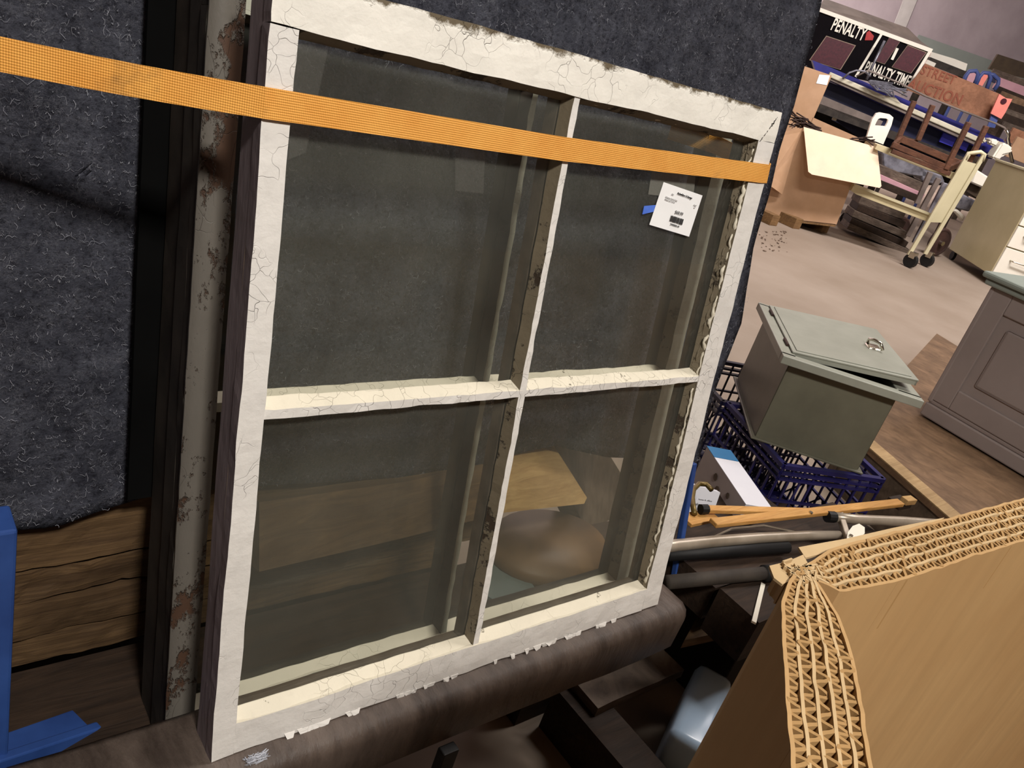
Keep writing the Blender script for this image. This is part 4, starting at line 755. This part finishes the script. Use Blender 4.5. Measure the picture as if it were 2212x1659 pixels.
# upturned stool
ps = VPlane(dz + 0.05, 0); ps2 = VPlane(dz + 0.38, 0)
stl_ = empty('wooden_stool', ps(1985, 330), 'brown wooden chair frame turned upside down on the library cart', 'chair')
for a, b_, pl in (((1975, 218), (1934, 314), ps2), ((2015, 227), (1983, 303), ps2), ((2093, 264), (2042, 366), ps), ((2131, 272), (2092, 352), ps)): par(one('leg', 'stool_wood', lambda bm: bar(bm, pl(*a), pl(*b_), 0.045, 0.045, FH, 0.006)), stl_)
for a, b_, pl, w_ in (((1927, 312), (2046, 362), ps, 0.05), ((1926, 326), (2052, 376), ps, 0.04), ((1946, 300), (2070, 352), ps2, 0.06)): par(one('apron', 'stool_wood', lambda bm: bar(bm, pl(*a), pl(*b_), 0.03, w_, Vector((0, 0, 1)), 0.004)), stl_)
par(one('apron', 'stool_wood', lambda bm: bar(bm, ps(2046, 366), ps2(2078, 352), 0.03, 0.06, bev=0.004)), stl_); par(one('apron', 'stool_wood', lambda bm: bar(bm, ps(1928, 316), ps2(1946, 300), 0.03, 0.06, bev=0.004)), stl_)
par(one('corner_block', 'stool_wood', lambda bm: ppoly(bm, ps2, [(1943, 298), (1962, 299), (1982, 303), (1989, 316), (1960, 308), (1945, 306)], 0.06)), stl_)
# cartons
zq = onZ(1800, 486, .13); dcb = dist(zq); pbx = VPlane(dcb, 0)
cx_ = empty('open_carton', zq, 'big open cardboard carton with bright flap folded down, on a pallet', 'box')
par(one('front_panel', 'carton', lambda bm: ppoly(bm, pbx, [(1640, 466), (1804, 484), (1862, 345), (1868, 312), (1736, 276), (1700, 330)], 0.02)), cx_)
par(one('side_panel', 'carton', lambda bm: prism(bm, [pbx(1804, 484), pbx(1868, 312), pbx(1868, 312) + FH * 0.5, pbx(1804, 484) + FH * 0.5], Vector((0.01, -0.01, 0)))), cx_)
par(one('back_panel', 'carton', lambda bm: ppoly(bm, VPlane(dcb + 0.5, 0), [(1700, 400), (1757, 254), (1856, 298), (1830, 380)], 0.02)), cx_)
fpa, fpb, fpc = pbx(1736, 274, -0.03), pbx(1895, 318, -0.03), pbx(1820, 395, -0.22); fpn = (fpb - fpa).cross(fpc - fpa)
par(one('flap', 'carton_inside', lambda bm: prism(bm, [onP(x, y, fpa, fpn) for x, y in ((1736, 274), (1895, 318), (1904, 402), (1900, 406), (1754, 377), (1746, 371))], FH * 0.008)), cx_)
par(one('flap', 'carton', lambda bm: prism(bm, [pbx(1736, 276, -0.02), pbx(1690, 285, -0.05), pbx(1655, 395, -0.15), pbx(1690, 420, -0.05), pbx(1715, 330, -0.02)], FH * 0.008)), cx_)
plt = empty('pallet', onZ(1720, 490, 0), 'small wooden pallet under the open carton', 'pallet')
par(one('deck_board', 'pallet_wood', lambda bm: ppoly(bm, pbx, [(1640, 467), (1806, 486), (1804, 490), (1640, 472)], 0.6)), plt)
for a in (1665, 1715, 1775):
    q = onZ(a, 486 + (a - 1665) * 0.14, 0.0); par(one('block', 'pallet_wood', lambda bm: box(bm, (q.x - 0.05, q.y - 0.02, 0.0), (q.x + 0.07, q.y + 0.4, 0.10), 0.004)), plt)
c2p = VPlane(dcb + 0.9, 0)
k2 = empty('tall_carton', c2p(1750, 200), 'upright tan cardboard carton with white sticker, behind the open carton', 'box')
par(one('body', 'carton', lambda bm: (lambda q: prism(bm, [q[0], q[1], Vector((q[1].x, q[1].y, 0.0)), Vector((q[0].x, q[0].y, 0.0))], FH * 0.35))([c2p(1738, 143), c2p(1797, 163)])), k2); par(one('sticker', 'paper', lambda bm: ppoly(bm, c2p, [(1770, 161), (1793, 163), (1786, 184), (1763, 180)], 0.002, -0.004)), k2)
tw = one('twig_bundle', 'twig', lambda bm: [tube(bm, [pbx(1755 + random.uniform(-10, 20), 285 + random.uniform(-10, 6), 0.2), pbx(1735 + random.uniform(-12, 12), 268 + random.uniform(-14, 10), 0.15), pbx(1708 + random.uniform(-6, 26), 244 + random.uniform(-6, 34), 0.1 + random.uniform(-.1, .1))], 0.006, 4) for _ in range(26)]); tag(tw, 'bundle of dark twigs sticking out of the open carton', 'twigs', kind='stuff')
tw = one('twig_bundle', 'twig', lambda bm: [tube(bm, [pbx(1840 + random.uniform(-8, 8), 300 + random.uniform(-3, 3), 0.0), pbx(1865, 300 + random.uniform(-3, 8), 0.0), pbx(1885 + random.uniform(-2, 6), 296 + k * 6, -0.05)], 0.006, 4) for k in range(4)]); tag(tw, 'few thin twigs poking over the bright carton flap', 'twigs', kind='stuff')
# scoreboard
SB = VPlane(11.9, -4)
sb = empty('scoreboard', SB(1880, 110), 'black hockey penalty scoreboard with white frame and dark red displays', 'scoreboard')
par(one('cabinet', 'score_black', lambda bm: ppoly(bm, SB, [(1770, 20), (2008, 110), (1958, 193), (1722, 142)], 0.18)), sb)
def sbar(name, a, b_, w_): par(one(name, 'white_enamel', lambda bm: bar(bm, SB(*a, -0.012), SB(*b_, -0.012), w_, 0.02, FH)), sb)
sbar('frame_rail', (1768, 20), (2013, 110), 0.045); sbar('frame_rail', (2010, 108), (1957, 196), 0.035); sbar('divider', (1905, 72), (1848, 166), 0.03); sbar('foot', (1952, 196), (1948, 206), 0.04)
par(one('roof_panel', 'rail_grey', lambda bm: prism(bm, [SB(1768, 19), SB(2010, 106), SB(1990, 92, 0.35), SB(1960, 62, 0.5), SB(1780, -2, 0.5)], Vector((0, 0, 0.01)))), sb)
for q in ([(1785, 77), (1849, 98), (1816, 151), (1748, 130)], [(1921, 81), (1945, 89), (1911, 139), (1891, 132)], [(1961, 97), (2002, 113), (1968, 159), (1926, 145)]):
    par(one('display_border', 'tan_line', lambda bm: ppoly(bm, SB, q, 0.01, -0.012)), sb); c = (sum(p[0] for p in q) / 4, sum(p[1] for p in q) / 4); q2_ = [(p[0] + (c[0] - p[0]) * 0.05, p[1] + (c[1] - p[1]) * 0.05) for p in q]; par(one('display', 'score_red', lambda bm: ppoly(bm, SB, q2_, 0.01, -0.018)), sb)
def sbM(x, y, o=-0.016): o_ = SB(x, y, o); return frame(o_, SB(x + 60, y + 21, o) - o_, SB(x + 33, y - 52, o) - o_)
text('lettering', 'PENALTY', 'white_enamel', 0.20, sbM(1833, 65), sb, 0.50, 0.004, 0.003); text('lettering', '1', 'white_enamel', 0.19, sbM(1932, 118), sb, 1.1, 0.006, 0.003); text('lettering', 'PENALTY TIME', 'white_enamel', 0.20, sbM(1916, 162), sb, 0.43, 0.004, 0.003)
par(one('arrow', 'arrow_red', lambda bm: ppoly(bm, SB, [(1872, 70), (1878, 66), (1888, 78), (1885, 87), (1868, 87)], 0.01, -0.014)), sb)
# plywood sign
PW = VPlane(11.6, -4)
pw = empty('plywood_sign', PW(2060, 190), 'plywood board hand-lettered in dark red leaning beside the scoreboard', 'sign')
par(one('board', 'plywood', lambda bm: ppoly(bm, PW, [(1999, 137), (2160, 203), (2136, 262), (1958, 194)], 0.02)), pw)
def pwM(x, y, o=-0.004): o_ = PW(x, y, o); return frame(o_, PW(x + 60, y + 20, o) - o_, PW(x + 20, y - 40, o) - o_)
text('lettering', 'STREET', 'board_red_paint', 0.15, pwM(2027, 163), pw, 0.85, 0.002, 0.002); text('lettering', 'AUCTION', 'board_red_paint', 0.17, pwM(2020, 199), pw, 0.86, 0.004, 0.002)
# blue wagon bed
WG = VPlane(10.9, 0)
wg = empty('blue_wagon', WG(1950, 260), 'long dark blue wagon with cream rail, loaded with boards and tubs', 'wagon')
par(one('upper_band', 'wagon_blue', lambda bm: ppoly(bm, WG, [(1755, 130), (1800, 148), (2170, 306), (2160, 335), (2110, 318), (1765, 163)], 0.1)), wg)
par(one('lower_panel', 'navy', lambda bm: ppoly(bm, WG, [(1765, 165), (2110, 312), (2085, 350), (1900, 330), (1745, 215)], 0.1, 0.15)), wg)
par(one('rail', 'rail_cream', lambda bm: bar(bm, WG(1790, 160, -.06), WG(2112, 301, -.06), 0.055, 0.05, FH, 0.01)), wg)
par(one('rail', 'rail_grey', lambda bm: bar(bm, WG(1790, 168, -.04), WG(2106, 309, -.04), 0.045, 0.04, FH, 0.006)), wg)
par(one('rail_bracket', 'rail_cream', lambda bm: ppoly(bm, WG, [(1904, 208), (1912, 206), (1935, 211), (1947, 224), (1949, 228), (1925, 222)], 0.03, -0.07)), wg)
par(one('under_shelf', 'rail_grey', lambda bm: bar(bm, WG(1745, 205, .0), WG(1895, 268, .0), 0.10, 0.3, FH)), wg); par(one('under_shelf', 'dark_frame', lambda bm: bar(bm, WG(1740, 222, .0), WG(2090, 352, .0), 0.09, 0.3, FH)), wg)
for q in ([(2042, 281), (2070, 291), (2057, 317), (2029, 306)], [(2080, 296), (2098, 302), (2086, 327), (2071, 320)]): par(one('blue_tile', 'bright_blue', lambda bm: ppoly(bm, WG, q, 0.03, 0.08)), wg)
par(one('end_board', 'wagon_blue', lambda bm: ppoly(bm, WG, [(2128, 285), (2168, 302), (2142, 344), (2112, 338)], 0.06, -0.05)), wg)
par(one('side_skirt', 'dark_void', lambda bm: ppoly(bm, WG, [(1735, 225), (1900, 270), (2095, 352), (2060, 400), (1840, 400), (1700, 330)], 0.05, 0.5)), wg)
for a, b_ in (((1770, 300), (1740, 420)), ((2100, 350), (2040, 480))): par(one('support_post', 'rust', lambda bm: bar(bm, WG(*a, .55), Vector((WG(*b_, .55).x, WG(*b_, .55).y, 0)), 0.08, 0.08)), wg)
o = one('blue_toolbox', 'chair_blue', lambda bm: ppoly(bm, VPlane(11.0, 0), [(1813, 240), (1822, 238), (1838, 250), (1866, 262), (1858, 280), (1830, 275), (1803, 262)], 0.15, 0.1)); tag(o, 'small mid-blue box under the wagon rail beside the cart panel', 'box')
o = one('cream_batten', 'rail_cream', lambda bm: ppoly(bm, VPlane(10.95, 0), [(1835, 250), (1842, 252), (1867, 263), (1865, 268), (1836, 257)], 0.05)); tag(o, 'short cream batten lying on the mid-blue box', 'batten')
o = one('pale_batten', 'rail_cream', lambda bm: bar(bm, VPlane(10.9, 0)(1812, 236), VPlane(10.9, 0)(1801, 260), 0.05, 0.03, FH)); tag(o, 'pale upright batten left of the mid-blue box', 'batten')
# wire rack on the wagon
def wire(name, pts, pl, r, m, lab, cat='wire'): o = one(name, m, lambda bm: tube(bm, [pl(*p) for p in pts], r, 6), smooth=True); return tag(o, lab, cat)
WP = VPlane(10.7, 0)
wire('wire_rail', [(1850, 165), (1875, 152), (1940, 178), (2000, 208), (2080, 240), (2150, 266), (2170, 276), (2174, 284)], WP, 0.012, 'rail_grey', 'thin grey wire rail running above the blue wagon')
wire('chrome_stand', [(2173, 279), (2179, 292), (2177, 300), (2181, 325), (2187, 352)], WP, 0.02, 'chrome', 'bent chrome leg right of the white bag', 'stand')
wire('bent_wire', [(1820, 170), (1835, 157), (1850, 152), (1868, 154), (1880, 165)], WP, 0.012, 'silver_scrap', 'looped silver wire in front of the scoreboard'); wire('thin_pole', [(1911, 88), (1886, 140), (1872, 172)], VPlane(11.5, 0), 0.018, 'silver_scrap', 'thin silver pole crossing the scoreboard divider', 'pole')
o = one('wire_tangle', 'silver_scrap', lambda bm: [tube(bm, [WP(random.uniform(1875, 1890), random.uniform(172, 182)), WP(random.uniform(1890, 1930), random.uniform(178, 195)), WP(random.uniform(1920, 1960), random.uniform(190, 210))], 0.009, 4) for _ in range(14)]); tag(o, 'tangle of silver wires on the wagon below the scoreboard', 'wires', kind='stuff')
def lump(name, px, pl, th, m, lab, cat, group=None):
    o = one(name, m, lambda bm: (ppoly(bm, pl, px, th), bmesh.ops.bevel(bm, geom=bm.edges[:], offset=0.02, segments=2, affect='EDGES'))); return tag(o, lab, cat, group)
lump('white_bag', [(2143, 342), (2165, 308), (2176, 310), (2190, 322), (2184, 332), (2168, 336), (2158, 347)], VPlane(10.5, 0), 0.2, 'white_enamel', 'glossy white plastic bag at the wagon\'s right end', 'bag')
lump('white_jug', [(2138, 303), (2142, 299), (2158, 303), (2160, 308), (2152, 318), (2138, 312)], VPlane(10.6, 0), 0.15, 'white_enamel', 'white plastic jug on the wagon\'s bright blue end', 'jug')
lump('pale_jug', [(2122, 296), (2134, 299), (2128, 312), (2118, 306)], VPlane(10.6, 0), 0.12, 'rail_cream', 'cream plastic jug left of the white jug', 'jug')
# chairs, tag, boards further back
CH = VPlane(12.4, 0)
def fchair(tubepts, pad, padm, lab, seatpts):
    t = empty('stacking_chair', CH(*tubepts[1]), lab, 'chair', 'chairs behind the plywood sign'); par(one('frame', 'chair_blue', lambda bm: tube(bm, [CH(*p) for p in tubepts], 0.028, 8), smooth=True), t)
    par(one('backrest', padm, lambda bm: ppoly(bm, CH, pad, 0.05, -0.01)), t); par(one('seat', 'chair_blue', lambda bm: ppoly(bm, CH, seatpts, 0.35, 0.05)), t); 
    c = CH(*seatpts[0]); par(one('leg', 'chair_blue', lambda bm: bar(bm, c + Vector((0, 0, -0.03)) + FH * 0.1, Vector((c.x, c.y, 0)) + FH * 0.1, 0.03, 0.03)), t)
fchair([(2078, 184), (2086, 164), (2094, 154), (2108, 153), (2112, 160), (2106, 180)], [(2088, 172), (2094, 159), (2104, 157), (2110, 161), (2100, 182), (2092, 184)], 'pale_pink', 'blue-framed chair with pale pink back, behind the sign', [(2080, 186), (2106, 190), (2110, 200), (2084, 196)])
fchair([(2106, 188), (2116, 166), (2124, 157), (2136, 158), (2140, 168), (2130, 196)], [(2111, 182), (2119, 162), (2126, 157), (2134, 159), (2134, 166), (2122, 186)], 'pink_tag', 'blue-framed chair with salmon back, right of the pale pink one', [(2110, 192), (2130, 198), (2136, 208), (2114, 204)])
fchair([(2134, 160), (2146, 162), (2157, 172), (2156, 182), (2148, 194)], [(2138, 168), (2146, 170), (2152, 176), (2150, 180), (2138, 174)], 'navy', 'blue-framed chair with navy back, nearest the brown board', [(2132, 192), (2150, 197), (2152, 204), (2134, 200)])
pt = empty('pink_clipboard', PW(2163, 230, -.1), 'salmon pink sheet with dark spot at the sign\'s right end', 'sheet')
par(one('sheet', 'pink_tag', lambda bm: ppoly(bm, PW, [(2159, 203), (2173, 212), (2187, 214), (2172, 243), (2163, 257), (2140, 245)], 0.03, -0.2)), pt); par(one('dark_spot', 'score_red', lambda bm: disc(bm, PW(2168, 219, -.205), FH, 0.035, 0.006, 12)), pt)
par(one('blue_stem', 'chair_blue', lambda bm: bar(bm, PW(2150, 246, -.15), PW(2140, 275, -.15), 0.09, 0.03, FH)), pt)
BK = VPlane(15.0, 0)
o = one('brown_board', 'dark_board', lambda bm: ppoly(bm, BK, [(2156, 117), (2240, 144), (2240, 176), (2136, 149)], 0.06)); tag(o, 'wide dark brown board standing against the far wall', 'board')
ct = empty('long_counter', VPlane(13.6, 0)(2050, 130), 'long white counter slab right behind the scoreboard corner', 'counter')
par(one('slab', 'white_enamel', lambda bm: ppoly(bm, VPlane(13.6, 0), [(2012, 112), (2062, 127), (2090, 138), (2086, 153), (2055, 146), (2008, 126)], 0.4)), ct)
par(one('dark_rail', 'dark_frame', lambda bm: bar(bm, VPlane(13.55, 0)(2004, 130), VPlane(13.55, 0)(2085, 162), 0.09, 0.1, FH)), ct)
par(one('white_bar', 'white_enamel', lambda bm: bar(bm, VPlane(13.45, 0)(2000, 134), VPlane(13.45, 0)(2018, 142), 0.07, 0.05, FH)), ct)
for a in ((2016, 125), (2080, 150)):
    q = VPlane(13.7, 0)(*a); par(one('leg', 'dark_frame', lambda bm: bar(bm, q, Vector((q.x, q.y, 0)), 0.08, 0.08)), ct)
for k, (a, b_, w_, m, d_) in enumerate((((2140, 160), (2230, 192), 0.16, 'junk_wood', 13.8), ((2150, 178), (2230, 208), 0.16, 'pale_pink', 13.6), ((2150, 192), (2230, 224), 0.10, 'dark_plank', 13.4), ((2160, 206), (2230, 234), 0.12, 'platform_wood', 12.9), ((2178, 228), (2230, 246), 0.10, 'dark_plank', 12.6), ((2170, 242), (2230, 264), 0.10, 'junk_wood', 12.4), ((2160, 252), (2230, 278), 0.12, 'dark_plank', 12.2), ((2165, 268), (2230, 292), 0.08, 'junk_wood', 12.0), ((2180, 290), (2230, 310), 0.18, 'plywood', 11.8), ((2184, 316), (2230, 334), 0.26, 'carton', 11.5))):
    o = one('stacked_board', m, lambda bm: bar(bm, VPlane(d_, 0)(*a), VPlane(d_, 0)(*b_), w_, 0.05, FH, 0.004)); tag(o, ['mauve grey board highest in the far right pile', 'pinkish board second highest in the far right pile', 'blackish board third in the far right pile', 'brown board level with the pink sheet', 'blackish board right of the pink sheet', 'grey-brown board below the pink sheet\'s level', 'blackish board above the chrome leg', 'grey-brown batten right above the chrome leg', 'reddish plywood strip right of the chrome leg', 'tan cardboard strip above the cream cabinet'][k], 'board', 'boards piled at the far right')
o = one('rack_post', 'junk_wood', lambda bm: bar(bm, onP(2200, 180, BK.p, BK.n), Vector((*onP(2200, 180, BK.p, BK.n).xy, 0)), 0.2, 0.2)); tag(o, 'grey-brown post behind the far right board pile', 'post')
# scrap heap behind the library cart
def scrap(px, d_, m, lab, nm='scrap_sheet', cat='scrap', th=0.3): o = one(nm, m, lambda bm: (ppoly(bm, VPlane(d_, 0), px, th), bmesh.ops.bevel(bm, geom=bm.edges[:], offset=0.015, segments=1, affect='EDGES'))); return tag(o, lab, cat)
scrap([(1905, 330), (1925, 325), (1965, 345), (2000, 365), (2010, 385), (1970, 380), (1930, 372), (1908, 360)], 9.9, 'silver_scrap', 'crumpled silver sheet under the upturned stool')
scrap([(1990, 365), (2035, 378), (2042, 395), (2020, 400), (1990, 392)], 9.9, 'silver_scrap', 'small silver sheet scrap left of the cart\'s end panel')
scrap([(2108, 365), (2140, 385), (2126, 407), (2098, 395)], 10.2, 'white_enamel', 'glossy white panel between cart and cream cabinet', 'white_sheet', 'sheet')
scrap([(2098, 398), (2128, 408), (2112, 432), (2085, 415)], 10.3, 'dark_board', 'dark slab under the glossy white panel', 'dark_slab', 'slab')
scrap([(2078, 418), (2112, 436), (2095, 458), (2062, 450)], 10.1, 'silver_scrap', 'grey crumpled plastic between cart and cream cabinet')
scrap([(2058, 455), (2068, 452), (2086, 468), (2080, 480), (2070, 466)], 10.0, 'white_enamel', 'white strip above the dark wheel', 'white_strip', 'strip', 0.1)
for k, (a, b_, w_, m) in enumerate((((1850, 345), (1990, 405), 0.10, 'junk_wood'), ((1855, 362), (1985, 420), 0.06, 'pale_pink'), ((1858, 378), (1975, 425), 0.07, 'dark_plank'), ((1850, 425), (1945, 460), 0.09, 'junk_wood'), ((1845, 442), (1945, 480), 0.07, 'dark_plank'), ((1835, 455), (1950, 503), 0.07, 'junk_wood'), ((1830, 470), (1950, 522), 0.06, 'dark_plank'), ((1825, 482), (1955, 540), 0.06, 'junk_wood'))):
    d_ = 9.4 - 0.05 * k; o = one('weathered_batten', m, lambda bm: bar(bm, VPlane(d_, 0)(*a), VPlane(d_, 0)(*b_), w_, 0.3, FH, 0.004)); tag(o, ['grey-brown batten highest behind the library cart\'s middle', 'pinkish batten just under the highest one behind the cart', 'blackish batten third down behind the cart', 'grey-brown batten just below the cart\'s shelf', 'blackish batten second below the cart\'s shelf', 'grey-brown batten third below the cart\'s shelf', 'blackish batten fourth below the cart\'s shelf', 'lowest grey-brown batten resting by the floor behind the cart'][k], 'batten', 'weathered battens behind the cart')
for k, (a, b_) in enumerate((((2028, 385), (1960, 510)), ((2042, 395), (1975, 525)), ((2010, 372), (1980, 440)))):
    o = one('leaning_bar', 'rail_grey' if k != 1 else 'silver_scrap', lambda bm: bar(bm, VPlane(8.9, 0)(*a), VPlane(8.9, 0)(*b_), 0.05, 0.04, FH, 0.004)); tag(o, ['grey steel bar leaning left of the cart\'s end panel', 'silvery bar leaning closest to the cart\'s end panel', 'short grey bar leaning under the upturned stool'][k], 'bar', 'bars leaning behind the cart')
def wheel(x, y, r, m='rust'):
    d_ = VPlane(9.35, 0)(x, y); d_.z = r
    bm = B(); tube(bm, [d_ + (RD * math.cos(a * .2618) + Vector((0, 0, 1)) * math.sin(a * .2618)) * r * 0.87 for a in range(25)], r * 0.13, 8, False); disc(bm, d_, QD, r * 0.85, 0.03, 24)
    w_ = par(obj('wheel', bm, m), wg); h = one('hub', 'chrome', lambda bm: disc(bm, d_ - QD * 0.03, QD, r * 0.16, 0.05, 14)); h.parent = w_
wheel(2047, 488, 0.16); wheel(1952, 475, 0.15)
# floor debris
bm = B(); rnd = random.Random(9)
for k in range(60):
    q = onZ(rnd.uniform(1640, 1700), rnd.uniform(500, 545), 0); bmesh.ops.create_icosphere(bm, subdivisions=1, radius=rnd.uniform(0.004, 0.014), matrix=Matrix.Translation((q.x, q.y, 0.004)) @ Matrix.Diagonal((1, 1, 0.4, 1)))
tag(obj('floor_debris', bm, 'debris'), 'crumbs of debris on the floor before the pallet', 'debris', kind='stuff')
# ceiling lamps of the hall
for k, (x, y) in enumerate(((0.9, -1.9), (5.0, 2.2), (9.0, 4.0), (15.0, 10.0))): pass
